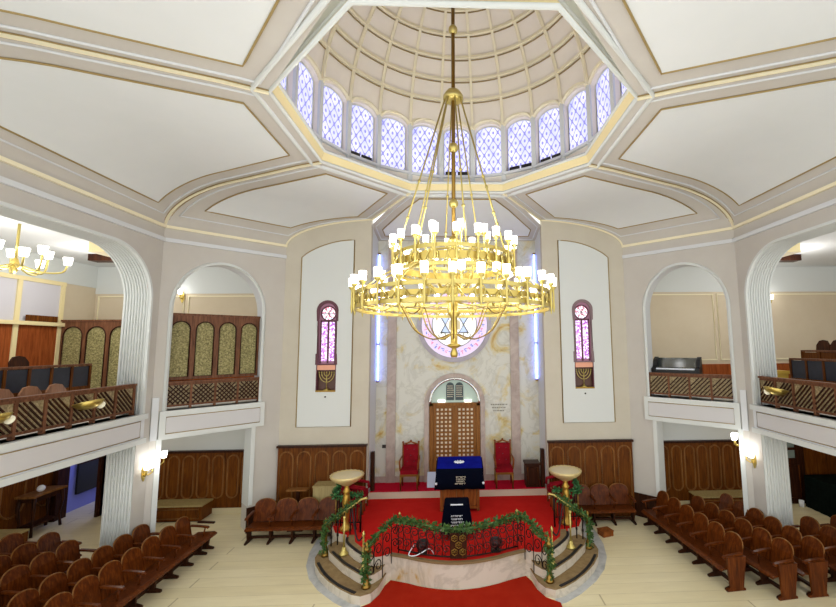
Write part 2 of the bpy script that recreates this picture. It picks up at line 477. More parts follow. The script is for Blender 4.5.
# ------------------------------------------------------------------ dome: 24 bays with windows, coffered shell
NB = 24; half = RD*math.tan(PI/NB)
bay = MB(); pil = MB(); cr = MB(); sill = MB()
win_proto = None
for k in range(NB):
    th = PI/2+2*PI*k/NB
    ex = Vector((math.sin(th), -math.cos(th), 0)); er = Vector((math.cos(th), math.sin(th), 0)); o = Vector((0, ZC, 0))
    fr = lambda u, v, r=RD: tuple(o+ex*u+er*r+Vector((0, 0, v)))
    hw = .285
    hole = arch(-hw, hw, ZS, 8.30, 8.47, 12)
    bay.slab([(-half, 7.1), (half, 7.1), (half, 8.60), (-half, 8.60)], [hole], fr, er*.16)
    M4 = Matrix.Translation(o) @ Matrix.Rotation(th-PI/2, 4, 'Z')
    pil.box(half-.045, half+.045, RD-.04, RD+.01, 7.12, 8.42, M4)
    aw = arch(-half+.03, half-.03, 8.3, 8.36, 8.54, 12)[2:]
    cr.tube([fr(u, v, RD-.02) for u, v in aw], .03, 6, sq=(.04, .05))
    sill.box(-hw-.02, hw+.02, RD-.06, RD+.16, ZS-.05, ZS, M4)
    # glass
    w = MB(); w.slab(arch(-hw-.01, hw+.01, ZS, 8.30, 8.48, 12), [], lambda u, v: (u, 0, v), (0, .02, 0))
    g = w.build('window_%d' % (k+1), DOMEGLASS, None, o+er*(RD+.11), th-PI/2); struct(g)
    if k in (0, 3, 21, 22):
        b = MB(); 
        for u in (-.13, .13): b.box(u-.11, u+.11, -.03, -.005, ZS+.04, ZS+.135)
        b.build('lower_vent', BLACK, g)
    f = MB(); f.tube([(u, -.012, v) for u, v in arch(-hw+.012, hw-.012, ZS+.012, 8.30, 8.455, 12)], .013, 5, closed=True); f.build('window_frame', WHITE, g)
struct(bay.build('wall_drum', PLASTER_DOME)); trim(pil, WHITE); trim(cr, CREAM); trim(sill, LILACW)
m = MB(); NM, NS = 96, 20; prev = None
for i in range(NS+1):
    ph = math.radians(5.0)+(PI/2-math.radians(5.0))*i/NS
    cur = [m.bm.verts.new((max(RD*math.cos(ph), .002)*math.cos(2*PI*k/NM), ZC+max(RD*math.cos(ph), .002)*math.sin(2*PI*k/NM), ZD+RD*math.sin(ph))) for k in range(NM)]
    if prev:
        for k in range(NM):
            f = m.bm.faces.new((prev[k], prev[(k+1) % NM], cur[(k+1) % NM], cur[k])); f.smooth = True
    prev = cur
struct(m.build('ceiling_dome', PLASTER_DOME))
m = MB(); mg = MB()
def dome_pt(th, ph, r=RD-.03): return (r*math.cos(ph)*math.cos(th), ZC+r*math.cos(ph)*math.sin(th), ZD+r*math.sin(ph))
for k in range(NB):
    th = PI/2+2*PI*(k+.5)/NB
    m.tube([dome_pt(th, math.radians(2+80*i/22)) for i in range(23)], .028, sq=(.05, .05))
    for d in (-.018, .018):
        pass
for j in range(8):
    ph = math.radians(15.5+9.2*j)
    m.tube([dome_pt(2*PI*k/72, ph, RD-.032) for k in range(72)], .028, closed=True, sq=(.05, .05))
    mg.tube([dome_pt(2*PI*k/72, ph-.022, RD-.012) for k in range(72)], .012, 5, closed=True)
trim(m, CREAM); trim(mg, GOLDLINE)
m = MB(); m.lathe([(.0, 10.66), (.22, 10.66), (.26, 10.72), (.34, 10.74), (.34, 10.79), (.0, 10.79)], (0, ZC, 0), 24); trim(m, CREAM)

# ------------------------------------------------------------------ walls
TH = .48
def side_mesh(s):
    S = 'left' if s < 0 else 'right'
    # long wall
    m = MB(); fr = lambda u, v: (s*W, u, v)
    out = [(Y0, 0), (3.7, 0), (3.7, ZL), (7.62, ZL), (7.62, 0), (Y1, 0), (Y1, HT+.05), (Y0, HT+.05)]
    m.slab(out, [rarch(3.62, 7.70, ZG+.02, 5.65, .92)], fr, (s*TH, 0, 0)); struct(m.build('wall_%s' % S, PLASTER_PINK))
    # fluted lining of the arch and of the pier below it
    m = MB(); path = rarch(3.62, 7.70, ZG+.02, 5.65, .92, 14)[1:]; path = path+[(3.62, ZG+.02)]
    m2 = MB()
    for i in range(9):
        x = s*(W+.035+i*.0505)
        m.tube([(x, u-(.012 if u > 7 else -.012), v-.006) for u, v in path], .018, 6)
    # smooth white backing
    prev = None
    for u, v in path:
        c = Vector((0, 5.66, 4.2)); 
        p = [m2.bm.verts.new((s*(W+.004), u-.004*(1 if u > 5.66 else -1), v-.004)), m2.bm.verts.new((s*(W+TH-.004), u-.004*(1 if u > 5.66 else -1), v-.004))]
        if prev: m2.bm.faces.new((prev[0], prev[1], p[1], p[0]))
        prev = p
    for i in range(9):
        x = s*(W+.035+i*.0505); m.tube([(x, 7.612, .02), (x, 7.612, ZL-.02)], .018, 6)
    p = [m2.bm.verts.new(q) for q in ((s*(W+.004), 7.616, 0), (s*(W+TH), 7.616, 0), (s*(W+TH), 7.616, ZL), (s*(W+.004), 7.616, ZL))]; m2.bm.faces.new(p)
    trim(m, WHITE); trim(m2, WHITE)
    m = MB(); m.box(min(s*(W+.01), s*(W+TH)), max(s*(W+.01), s*(W+TH)), 7.585, 7.62, 0, .16); trim(m, WOODD)
    # bead round the arch, cornice stripe
    m = MB(); m.tube([(s*(W-.012), u, v) for u, v in path], .02, 6, sq=(.045, .05))
    trim(m, WHITE)
    # ledge and framed fascia below the big arch
    m = MB(); x0, x1 = sorted((s*(W-.06), s*(W+.3))); m.box(x0, x1, 3.4, 7.70, ZL+.02, ZG+.02); 
    struct(m.build('wall_gallery_%s' % S, LILACW))
    m = MB(); m.box(*sorted((s*(W-.066), s*(W-.05))), 3.5, 7.6, ZL+.12, ZG-.09); trim(m, FASCIA)
    m = MB(); m.tube([(s*(W-.066), a, b) for a, b in ((3.5, ZL+.12), (7.6, ZL+.12), (7.6, ZG-.09), (3.5, ZG-.09))], .008, 5, closed=True); trim(m, GOLDLINE)
    m = MB(); m.box(*sorted((s*(W-.09), s*(W-.0))), 3.4, 7.74, ZG-.06, ZG+.03); m.box(*sorted((s*(W-.085), s*(W-.0))), 3.4, 7.74, ZL, ZL+.09); trim(m, WHITE)
    # diagonal wall
    C1 = Vector((s*W, Y1, 0)); C2 = Vector((s*X2, Y2, 0)); e = (C2-C1).normalized(); LD = (C2-C1).length
    nout = Vector((s*abs(e.y), abs(e.x), 0))
    fd = lambda u, v, off=0.: tuple(C1+e*u+nout*off+Vector((0, 0, v)))
    m = MB()
    out = [(0, 0), (.17, 0), (.17, ZL), (1.73, ZL), (1.73, 0), (LD, 0), (LD, HT+.05), (0, HT+.05)]
    na = arch(.19, 1.87, ZG+.02, 4.62, 5.6, 28)
    m.slab(out, [na], fd, nout*.42); struct(m.build('wall_front_%s' % S, PLASTER_PINK))
    m = MB(); path = na[1:]+[na[0]]
    m.tube([fd(u, v, -.012) for u, v in path], .02, sq=(.05, .05)); trim(m, WHITE)
    m = MB(); prev = None
    for u, v in path:
        k = .004; uu = u-k if u > 1.03 else u+k
        p = [m.bm.verts.new(fd(uu, v-k, .003)), m.bm.verts.new(fd(uu, v-k, .42))]
        if prev: m.bm.faces.new((prev[0], prev[1], p[1], p[0]))
        prev = p
    trim(m, LILACW)
    # white surround of the lower opening
    m = MB(); m.slab([(.1, 0), (.18, 0), (.18, ZL-.02), (1.72, ZL-.02), (1.72, .55), (1.8, .55), (1.8, ZL), (.1, ZL)], [], lambda u, v: fd(u, v, -.03), nout*.03)
    trim(m, WHITE)
    m = MB(); m.slab([(1.722, .55), (1.722, ZL)], [], fd, (0, 0, 0)) if False else None
    M2 = MB(); q = [M2.bm.verts.new(fd(1.727, a, b)) for a, b in ((.0, .0), (.0, .42), (ZL, .42), (ZL, .0))] if False else [M2.bm.verts.new(p) for p in (fd(1.726, .5, 0), fd(1.726, .5, .42), fd(1.726, ZL, .42), fd(1.726, ZL, 0))]
    M2.bm.faces.new(q); trim(M2, WHITE)
    M2 = MB(); M2.slab([(1.70, 0), (LD, 0), (LD, .5), (1.70, .5)], [], lambda u, v: fd(u, v, -.03), nout*.03); trim(M2, WOODD)
    # fascia box of the niche
    m = MB(); m.slab([(.12, ZL), (1.95, ZL), (1.95, ZG+.02), (.12, ZG+.02)], [], lambda u, v: fd(u, v, -.07), nout*.3); struct(m.build('wall_niche_%s' % S, WHITE))
    m = MB(); m.slab([(.22, ZL+.09), (1.86, ZL+.09), (1.86, ZG-.09), (.22, ZG-.09)], [], lambda u, v: fd(u, v, -.075), nout*.03); trim(m, FASCIA)
    m = MB(); m.tube([fd(u, v, -.076) for u, v in ((.22, ZL+.09), (1.86, ZL+.09), (1.86, ZG-.09), (.22, ZG-.09))], .008, 5, closed=True); trim(m, GOLDLINE)
    # little block between ledges at the corner pier
    m = MB(); m.slab([(-.0, ZG-.5), (.1, ZG-.5), (.1, ZG+.28), (-.0, ZG+.28)], [], lambda u, v: fd(u, v, -.05), nout*.06); trim(m, LILACW)
    # cornice stripe along long and diagonal walls
    st = [(s*(W-.02), Y0, 5.94), (s*(W-.02), Y1, 5.94), fd(LD, 5.94, -.02)]
    m = MB(); m.tube(st, .02, sq=(.05, .075)); trim(m, LILACW)
    st = [(s*(W-.02), Y0, 6.2), (s*(W-.02), Y1, 6.2), fd(LD, 6.2, -.02)]
    m = MB(); m.tube(st, .02, sq=(.05, .055)); trim(m, CREAM)
    # front wall under the half arch
    m = MB(); ff = lambda u, v: (s*u, Y2, v)
    nD = abs(e.y)
    top = [(X2-(X2-XA)*i/16, zf((X2-XA)*i/16*nD)) for i in range(17)]
    out = [(XA, 0), (X2, 0)]+top
    sw = (3.0, .225) if s < 0 else (2.955, .225)
    hole = arch(sw[0]-sw[1], sw[0]+sw[1], 2.84, 4.68, 4.9, 14)
    m.slab(out, [hole], ff, (0, .16, 0)); struct(m.build('wall_apse_%s' % S, PLASTER))
    m = MB(); m.slab([(XA-.002, 0.0), (XA-.002, zf(1.34)), ], [], ff, (0, 0, 0)) if False else None
    # white inset panel with gold edge and an opening for the stained window
    t2 = [(3.63-1.21*i/12, 5.93+.42*math.sin(PI/2*(i/12)**.8)) for i in range(13)]
    out = [(2.42, 2.06), (3.63, 2.06)]+t2
    m = MB(); m.slab(out, [hole], lambda u, v: (s*u, Y2-.012, v), (0, .012, 0)); trim(m, WHITE)
    m = MB(); m.tube([(s*u, Y2-.012, v) for u, v in out], .014, 5, closed=True); trim(m, GOLDLINE)
    return e, nout, fd, LD
FD = {}
for s in (-1, 1): FD[s] = side_mesh(s)

# apse: side walls, marble back wall
m = MB()
for s in (-1, 1): m.box(*sorted((s*XA, s*(XA+.16))), Y2+.16, YB, 0, 6.75)
struct(m.build('wall_apse_sides', LILACW))
m = MB()
m.slab([(-XA-.16, 0), (XA+.16, 0), (XA+.16, 6.8), (-XA-.16, 6.8)], [arch(AX-.635, AX+.635, .56, 2.42, 3.05, 28)], lambda u, v: (u, YB, v), (0, .25, 0))
struct(m.build('wall_back', MARBLE))
m = MB(); m.box(AX-.9, AX+.9, YB+.25, YB+.29, .3, 3.2); struct(m.build('wall_behind_ark', WOODD))
for x0, x1 in ((-1.76, -1.54), (1.33, 1.55)):
    m = MB(); m.box(x0, x1, YB-.05, YB, .56, 6.6); trim(m, PINKM)
m = MB(); m.box(-XA, AX-.76, YB-.03, YB, .56, .70); m.box(AX+.76, XA, YB-.03, YB, .56, .70); trim(m, PINKM)
# marble frame of the ark
m = MB()
m.slab(arch(AX-.75, AX+.75, .56, 2.42, 3.16, 28), [arch(AX-.64, AX+.64, .561, 2.42, 3.055, 28)], lambda u, v: (u, YB-.06, v), (0, .06, 0))
trim(m, PINKM)
ark = thing('ark_cabinet', 'tall arched wooden ark with pierced double doors in the marble wall', 'ark', (AX, YB, .56))
m = MB(); m.tube([(u, -.05, v-.56) for u, v in arch(-.615, .615, 2.39, 2.42, 3.03, 28)[2:]], .035, 8); m.build('chrome_arch', mat('chrome', '#d8d8d6', .15, .9), ark)
m = MB(); m.slab(arch(-.62, .62, 1.86, 1.87, 2.48, 24), [], lambda u, v: (u, .08, v), (0, .02, 0)); ty = m.build('fanlight', ST_GREEN, ark)
m = MB()
for sx in (-1, 1):
    m.slab(arch(sx*.115-.10, sx*.115+.10, 1.93, 2.27, 2.37, 10), [], lambda u, v: (u, .05, v), (0, .02, 0))
m.build('stone_tablets', mat('slate_tablet', '#3c4a4c', .5), ty)
random.seed(3)
for sx in (-1, 1):
    for r in range(6):
        m = MB(); z = 2.27-r*.052; x = sx*.115-.075
        while x < sx*.115+.065:
            w = random.uniform(.012, .026); m.box(x, x+w, .045, .052, z, z+.02); x += w+.008
        m.build('tablet_lettering', EMB, ty)
for u in (-.33, .33):
    m = MB(); m.box(u-.09, u+.09, .02, .06, 1.88, 1.94); m.build('ledge_lamp', LAMPW, ark)
m = MB()
for x0, x1 in ((-.63, -.54), (.54, .63)): m.box(x0, x1, -.02, .12, 0, 1.86)
m.box(-.63, .63, -.02, .12, 1.80, 1.87); m.build('door_frame', WOODARK, ark)
for sx in (-1, 1):
    holes = []
    for r in range(17):
        for c in range(4):
            u = sx*.272+(c-1.5)*.103; v = 1.70-r*.1
            holes.append([(u-.028, v-.029), (u+.028, v-.029), (u+.028, v+.029), (u-.028, v+.029)])
    x0, x1 = sorted((0, sx*.54))
    m = MB(); m.slab([(x0+.002, .02), (x1-.002, .02), (x1-.002, 1.80), (x0+.002, 1.80)], holes, lambda u, v: (u, .03, v), (0, .03, 0)); d = m.build('door', WOODARK, ark)
    m = MB(); m.box(sx*.272-.23, sx*.272+.23, .065, .075, .04, 1.77); m.build('cream_backing', mat('cream_backing%d' % sx, '#f6ecd6', .5), d)
    m = MB(); m.ball((sx*.03, .02, .95), .014, 8); m.build('handle', BRASS, d)

# rose window: stone ring, lilac band with script, milky centre with star
rw = thing('rose_window', 'round stained glass window with star and tablets above the ark', 'window', (AX, YB, 4.375))
def disc(r0, r1, y, d, n=48):
    m = MB(); c1 = [(r1*math.cos(2*PI*k/n), r1*math.sin(2*PI*k/n)) for k in range(n)]
    h = [[(r0*math.cos(2*PI*k/n), r0*math.sin(2*PI*k/n)) for k in range(n)]] if r0 > 0 else []
    m.slab(c1, h, lambda u, v: (u, y, v), (0, d, 0)); return m
disc(.84, .94, -.06, .06).build('stone_ring', GREYFRAME, rw)
disc(.56, .84, -.03, .03).build('script_band', ST_LILAC, rw)
disc(.0, .56, -.025, .025).build('centre_glass', ST_MILK, rw)
m = MB(); 
for r in (.56, .84): m.tube([(r*math.cos(2*PI*k/48), -.035, r*math.sin(2*PI*k/48)) for k in range(48)], .012, 6, closed=True)
for k in range(2):
    q = [(.40*math.cos(PI/2+k*PI+2*PI*i/3), -.035, .40*math.sin(PI/2+k*PI+2*PI*i/3)) for i in range(3)]
    m.tube(q, .028, 4, closed=True)
m.build('leading', mat('lead_came', '#8a8c94', .5), rw)
m = MB()
for k in range(6):
    a = PI/2+k*PI/3; m.slab([(.24*math.cos(a-.5), .24*math.sin(a-.5)), (.38*math.cos(a), .38*math.sin(a)), (.24*math.cos(a+.5), .24*math.sin(a+.5))], [], lambda u, v: (u, -.032, v), (0, .006, 0))
m.build('star_points', ST_SKY, rw)
m = MB(); m.mi = 0
for sx in (-1, 1): m.slab(arch(sx*.075-.065, sx*.075+.065, -.12, .06, .12, 8), [], lambda u, v: (u, -.04, v), (0, .012, 0))
m.build('tablets', mat('yellow_glass', '#b9ad86', .3, 0, '#d8cba0', .35), rw)
for nm, mm, off in (('blue_script', ST_BLUE, 0), ('pink_script', ST_PINK, 1)):
    m = MB(); random.seed(11+off)
    for k in range(off, 44, 2):
        if off == 0 and not (math.sin(2*PI*k/44-.3) < .95): continue
        a = 2*PI*k/44; r = .70; M4 = Matrix.Rotation(-a+PI/2, 4, 'Y')
        for q in range(3):
            dx, dz = random.uniform(-.035, .02), random.uniform(-.06, .03); w, h = random.choice(((.055, .016), (.016, .075), (.03, .02)))
            m.box(dx, dx+w, -.04, -.03, r+dz, r+dz+h, M4)
    m.build(nm, mm, rw)
# flower scrolls of the milky glass
m = MB()
for sx in (-1, 1):
    for sz in (-1, 1):
        m.tube([(sx*(.30+.11*math.cos(t)*(1-t/9)), -.03, sz*(.24+.11*math.sin(t)*(1-t/9))) for t in [i*.5 for i in range(13)]], .011, 5)
        m.box(sx*.24-.02, sx*.24+.02, -.04, -.03, sz*.36-.03, sz*.36+.03)
m.build('scroll_leading', mat('olive_came', '#8b8a5e', .5), rw)

# engraved lines on the marble and the small plaque
t = thing('engraved_inscription', 'three engraved lines of script on the cream marble beside the ark', 'inscription', (1.03, YB, 2.36)); random.seed(5); EG = mat('engraved_grey', '#8d8a7e', .6)
for r in range(3):
    m = MB(); x = -.21+.03*r
    while x < .21-.05*r:
        w = random.uniform(.02, .05); m.box(x, x+w, -.008, 0, -r*.075, .03-r*.075); x += w+.014
    m.build('engraved_line', EG, t)
m = MB(); m.box(-1.86, -1.74, YB-.015, YB, 1.37, 1.45); tag(m.build('wall_plaque', mat('plaque_dark', '#2a201a', .4)), 'small dark plaque fixed low on the marble beside a pilaster', 'plaque')
# blue light tubes in the apse corners
for s in (-1, 1):
    t = thing('light_tube', 'tall glowing blue-white tube in the apse corner on the %s side' % ('cane screen' if s < 0 else 'keyboard'), 'lamp', (s*1.985, YB-.06, 0), 0, 'blue tubes in the apse corners')
    m = MB(); m.tube([(0, 0, 3.0), (0, 0, 6.2)], .018, 8); m.build('tube', LEDBLUE, t)
    for z in (2.98, 3.9, 5.0, 6.2):
        m = MB(); m.box(-.03, .03, -.03, .03, z-.02, z+.02); m.build('clip', BRASSD, t)
for s in (-1, 1):  # invented uprights for the dark strip in each apse corner
    m = MB(); m.box(-.04, .04, -.05, .05, 0, 1.0)
    tag(m.build('corner_strip', WOODD, None, (s*1.97, Y2+.3, ZB-.0)), 'short dark upright strip added at the apse edge on the %s side' % ('cane screen' if s < 0 else 'keyboard'), 'post', 'dark strips added at the apse edges')

# stained windows with menorah boxes in the white panels
for s in (-1, 1):
    side = 'cane screen' if s < 0 else 'keyboard'
    cx = s*(3.0 if s < 0 else 2.955)
    w = struct(bpy.data.objects.new('window_%d' % (25 if s < 0 else 26), None)); col.objects.link(w); w.location = (cx, Y2, 0)
    m = MB(); m.slab(arch(-.235, .235, 3.43, 4.68, 4.91, 14), [], lambda u, v: (u, .13, v), (0, .02, 0)); m.build('back_glass', mat('mauve_glass%d' % s, '#9a6f80', .4, 0, '#a8788c', .25), w)
    m = MB(); m.tube([(u, .0, v) for u, v in arch(-.215, .215, 3.45, 4.68, 4.885, 14)], .028, 6, closed=True, sq=(.04, .07)); m.build('outer_frame', MAROON if s < 0 else TAUPE, w)
    m = MB()
    for sx in (-1, 1): m.box(sx*.088-.062, sx*.088+.062, .08, .1, 3.52, 4.42)
    m.build('lancet_pane', ST_VIOLET, w)
    m = MB(); m.slab([(.155*math.cos(2*PI*k/20), 4.62+.155*math.sin(2*PI*k/20)) for k in range(20)], [], lambda u, v: (u, .08, v), (0, .02, 0)); m.build('round_pane', ST_ROSE, w)
    m = MB(); m.tube([(.165*math.cos(2*PI*k/20), .075, 4.62+.165*math.sin(2*PI*k/20)) for k in range(20)], .016, 6, closed=True)
    for u in (-.165, 0, .165): m.box(u-.014, u+.014, .06, .1, 3.47, 4.45)
    m.box(-.18, .18, .06, .1, 4.43, 4.46)
    for k in range(3):
        a = k*PI/3; m.tube([(-.15*math.cos(a), .076, 4.62-.15*math.sin(a)), (.15*math.cos(a), .076, 4.62+.15*math.sin(a))], .007, 4)
    m.build('glazing_bars', MAROON, w)
    b = thing('menorah_box', 'copper lined niche box under the stained window on the %s side' % side, 'niche', (cx, Y2, 2.85), 0, 'menorah boxes in the front wall')
    m = MB(); m.box(-.225, .225, .12, .15, -.02, .60); m.build('back', mat('copper_back%d' % s, '#5a3626', .4), b)
    m = MB(); m.box(-.225, .225, -.02, .12, -.02, .015); m.build('base', BRASSD, b)
    m = MB(); m.box(-.215, .215, .0, .12, .47, .58); m.build('canopy', mat('copper%d' % s, '#c98f74', .3, .6), b)
    for xx in (-.225, .205):
        m = MB(); m.box(xx, xx+.02, -.01, .12, .0, .6); m.build('cheek', MAROON, b)
    t = thing('menorah', 'seven branched brass menorah in the box on the %s side' % side, 'menorah', (cx, Y2+.05, 2.865), 0, 'small brass menorahs')
    m = MB(); m.lathe([(0, 0), (.075, 0), (.06, .02), (.02, .035), (.015, .06), (0, .06)], (0, 0, 0), 12); m.build('base', BRASSB, t)
    m = MB(); m.tube([(0, 0, .05), (0, 0, .40)], .011, 6); m.build('stem', BRASSB, t)
    for r in (.06, .115, .17):
        m = MB(); m.tube([(r*math.cos(a), 0, .39-r*1.25*math.sin(a)*1.0) for a in [PI*i/16 for i in range(17)]], .0095, 6); m.build('branch', BRASSB, t)
    m = MB()
    for x in (-.17, -.115, -.06, 0, .06, .115, .17): m.lathe([(0, 0), (.014, 0), (.018, .025), (0, .025)], (x, 0, .39), 8)
    m.build('candle_cups', BRASSB, t)
    m = MB(); m.ball((cx, Y2-.02, 2.72), .018, 8); tag(m.build('wall_button', IRON), 'tiny dark knob on the white panel below the menorah on the %s side' % side, 'knob')

# wood panelling
def panelling(name, x0, x1, y, z0, z1, n, kind, label=None, cap=True, flip=1):
    """panelling facing the nave in plane y; n raised panels outlined by beads"""
    m = MB(); m.box(x0, x1, y, y+.05, z0, z1); o = struct(m.build(name, WOODP))
    if cap:
        m = MB(); m.box(x0-.02, x1+.02, y-.05, y+.05, z1-.03, z1+.015); m.build('cap_rail', WOODD, o)
    m = MB(); pw = (x1-x0)/n
    for k in range(n):
        a, b = x0+pw*(k+.13), x0+pw*(k+.87); r = (b-a)/2
        if kind == 'arch':
            pts = arch(a, b, z0+.16, z1-.12-r, z1-.12, 12)
        else:
            zb, zt = z0+.32*(z1-z0)*.55, z1-.1
            pts = [((a+b)/2+r*math.cos(t), zt-r+r*math.sin(t)) for t in [PI*i/10 for i in range(11)]]+[((a+b)/2-r*math.cos(t), zb+r-r*math.sin(t)) for t in [PI*i/10 for i in range(11)]]
        m.tube([(u, y-.004, v) for u, v in pts], .017, 6, closed=True)
    m.build('panel_beads', WOODM, o)
    return o
panelling('wall_panelling_front_left', -X2+.02, -XA-.02, Y2-.06, 0, 1.66, 5, 'arch')
panelling('wall_panelling_front_right', XA+.02, X2-.02, Y2-.06, 0, 1.66, 5, 'arch')

# ------------------------------------------------------------------ bimah (raised platform) and apse floor
front = [(1.12, 7.2), (1.0, 7.16), (.82, 7.09), (.65, 7.01), (.48, 6.95), (.32, 6.905), (.16, 6.88), (0, 6.87)]
right_half = [(2.42, Y2), (2.42, 8.28), (2.3, 8.02), (2.05, 7.92), (1.99, 7.62), (1.76, 7.32), (1.5, 7.08), (1.3, 7.1)]+front
plat = right_half+[(-x, y) for x, y in right_half[-2::-1]]
m = MB(); m.prism(plat, 0, ZB-.01); struct(m.build('floor_bimah', MARBLEW))
m = MB(); ins = [(x*.995, y+.02) for x, y in plat]; m.prism([(x, min(y, Y2-.07)) for x, y in ins], ZB-.012, ZB)
tag(m.build('bimah_carpet', RED_B), 'bright red carpet covering the raised bimah floor', 'carpet')
m = MB(); m.tube([(x, y-.01, ZB-.012) for x, y in [p for p in front]+[(-x, y) for x, y in front[-2::-1]]], .02, sq=(.06, .035)); trim(m, mat('brown_edge', '#7d6642', .5))
# lower steps at both corners
def corner_step(s, pts, z0, z1, nos):
    m = MB(); m.prism([(s*x, y) for x, y in pts], z0, z1-.012); struct(m.build(num('floor_step'), MARBLEW))
    m = MB(); m.prism([(s*x, y) for x, y in pts], z1-.012, z1); trim(m, TREAD)
    m = MB(); m.tube([(s*x, y, z1+.004) for x, y in [tuple(p) for p in smooth([(a, b, 0) for a, b in nos], 5)] ] if False else [(s*p.x, p.y, z1+.004) for p in smooth([(a, b, 0) for a, b in nos], 5)], .02, sq=(.045, .014))
    trim(m, BLACKR)
S1 = [(1.18, 7.22), (1.21, 7.02), (1.25, 6.78), (1.33, 6.62), (1.47, 6.55), (1.62, 6.6), (1.84, 6.76), (2.08, 6.98), (2.3, 7.24), (2.46, 7.5), (2.54, 7.72), (2.54, 7.95), (2.42, 8.1), (2.0, 8.2), (1.5, 7.7)]
S2 = [(1.2, 7.22), (1.24, 7.0), (1.34, 6.86), (1.46, 6.8), (1.62, 6.92), (1.9, 7.18), (2.1, 7.42), (2.26, 7.62), (2.36, 7.85), (2.2, 8.1), (1.6, 7.8)]
for s in (-1, 1):
    corner_step(s, S1, 0, .14, [(1.56, 6.62), (1.84, 6.81), (2.06, 7.02), (2.26, 7.27), (2.42, 7.53)])
    corner_step(s, S2, .14, .28, [(1.48, 6.86), (1.62, 6.97), (1.88, 7.21), (2.07, 7.44), (2.2, 7.6)])
    m = MB(); m.tube([(s*p.x, p.y, ZB+.006) for p in smooth([(1.52, 7.12, 0), (1.74, 7.34, 0), (1.95, 7.62, 0), (2.0, 7.8, 0)], 4)], .02, sq=(.045, .014)); trim(m, BLACKR)
    m = MB(); m.prism([(s*x, y) for x, y in [(1.36, 7.1), (1.5, 7.1), (1.76, 7.34), (1.97, 7.63), (2.0, 7.9), (1.9, 7.9), (1.82, 7.62), (1.62, 7.38)]], ZB, ZB+.006); trim(m, TREAD)
    R = [(2.42, 9.43), (2.84, 9.43), (2.83, 8.7), (2.8, 8.2), (2.69, 7.72), (2.5, 7.32), (2.24, 6.98), (1.9, 6.66), (1.6, 6.45), (1.45, 6.42), (1.47, 6.6), (2.3, 7.3), (2.42, 8.0)]
    m = MB(); m.prism([(s*x, y) for x, y in R], .0, .006); trim(m, GREYM)
# runner on the floor
Rn = [(1.5, 2.6), (1.52, 6.44), (1.33, 6.58), (1.235, 6.78), (1.19, 7.02), (1.12, 7.17)]+[(x, y-.03) for x, y in front[1:]]
m = MB(); m.prism(Rn+[(-x, y) for x, y in Rn[-2::-1]], .006, .016)
tag(m.build('floor_runner', RED_R), 'wide orange-red carpet runner on the stone floor before the bimah', 'carpet')
# apse floor
m = MB(); m.box(-XA+.0, XA-.0, 9.66, YB, ZB-.02, ZA-.01); struct(m.build('floor_apse', mat('step_stone', '#cfc3ae', .4)))
m = MB(); m.box(-XA+.02, XA-.02, 9.70, YB-.0, ZA-.01, ZA); tag(m.build('apse_carpet', RED_A), 'crimson carpet on the apse step in front of the ark', 'carpet')
m = MB(); m.box(-XA+.01, XA-.01, Y2-.06, 9.66, ZB-.02, ZB-.002); struct(m.build('floor_apse_front', RED_B))

# ------------------------------------------------------------------ garland helper
def garland(name, path, label, mt, r=.05, per=150, parent=None):
    P = smooth(path, 6); m = MB(); random.seed(len(P)+int(1000*abs(P[0].x)))
    m.tube(P, r*.35, 5)
    for a, b in zip(P, P[1:]):
        n = max(1, int((b-a).length*per))
        for _ in range(n):
            c = a+(b-a)*random.random(); d = Vector((random.gauss(0, 1), random.gauss(0, 1), random.gauss(0, 1))).normalized()
            base = c+d*r*random.uniform(.2, .75); L = random.uniform(.05, .085); t = Vector((random.gauss(0, 1), random.gauss(0, 1), random.gauss(0, .7)))
            ax = (d*.8+t*.5).normalized(); w = ax.cross(Vector((random.random(), random.random(), random.random()))).normalized()*L*.32
            tip = base+ax*L; mid = base+ax*L*.5
            v = [m.bm.verts.new(p) for p in (base, mid+w, tip, mid-w, mid+ax.cross(w).normalized()*L*.1)]
            m.bm.faces.new((v[0], v[1], v[4])); m.bm.faces.new((v[1], v[2], v[4])); m.bm.faces.new((v[2], v[3], v[4])); m.bm.faces.new((v[3], v[0], v[4]))
    o = m.build(name, mt, parent, fix=False)
    return tag(o, label, 'garland') if label else o

# ------------------------------------------------------------------ front railing
rail = thing('bimah_railing', 'curved iron scroll railing along the front edge of the bimah', 'railing', (0, 6.9, ZB))
Yo = 6.9
def fy(x):   # plan line of the railing just behind the front edge
    ax = abs(x); F = sorted((p[0], p[1]) for p in front)
    for (x0, y0), (x1, y1) in zip(F, F[1:]):
        if x0 <= ax <= x1: return y0+(y1-y0)*(ax-x0)/(x1-x0)+.05
    return F[-1][1]+.05
def top_z(x):
    t = min(abs(x)/1.0, 1); return .89+.06*(t*t*(3-2*t))
xs = [i*.1 for i in range(-10, 11)]
center_top = [(x, fy(x), top_z(x)) for x in xs]
def wing(s): return [(s*1.0, fy(1.0), .95), (s*1.11, 7.16, .955), (s*1.23, 7.02, .88), (s*1.34, 6.88, .79), (s*1.41, 6.79, .71)]
full_top = [p for p in reversed(wing(-1))][:-1]+center_top+wing(1)[1:]
rl = lambda pts: [(x, y-Yo, z-ZB) for x, y, z in pts]
m = MB(); m.tube(rl([tuple(p) for p in smooth(full_top, 3)]), .02, 8); m.build('handrail', BRASSB, rail)
m = MB(); m.tube(rl([(x, fy(x), ZB+.05) for x in xs]), .012, 6); m.tube(rl([(x, fy(x), top_z(x)-.06) for x in xs]), .01, 6)
m.build('lower_bar', IRON, rail)
SCR = mat('scroll_iron', '#4c1a16', .45, .5)
k = 0
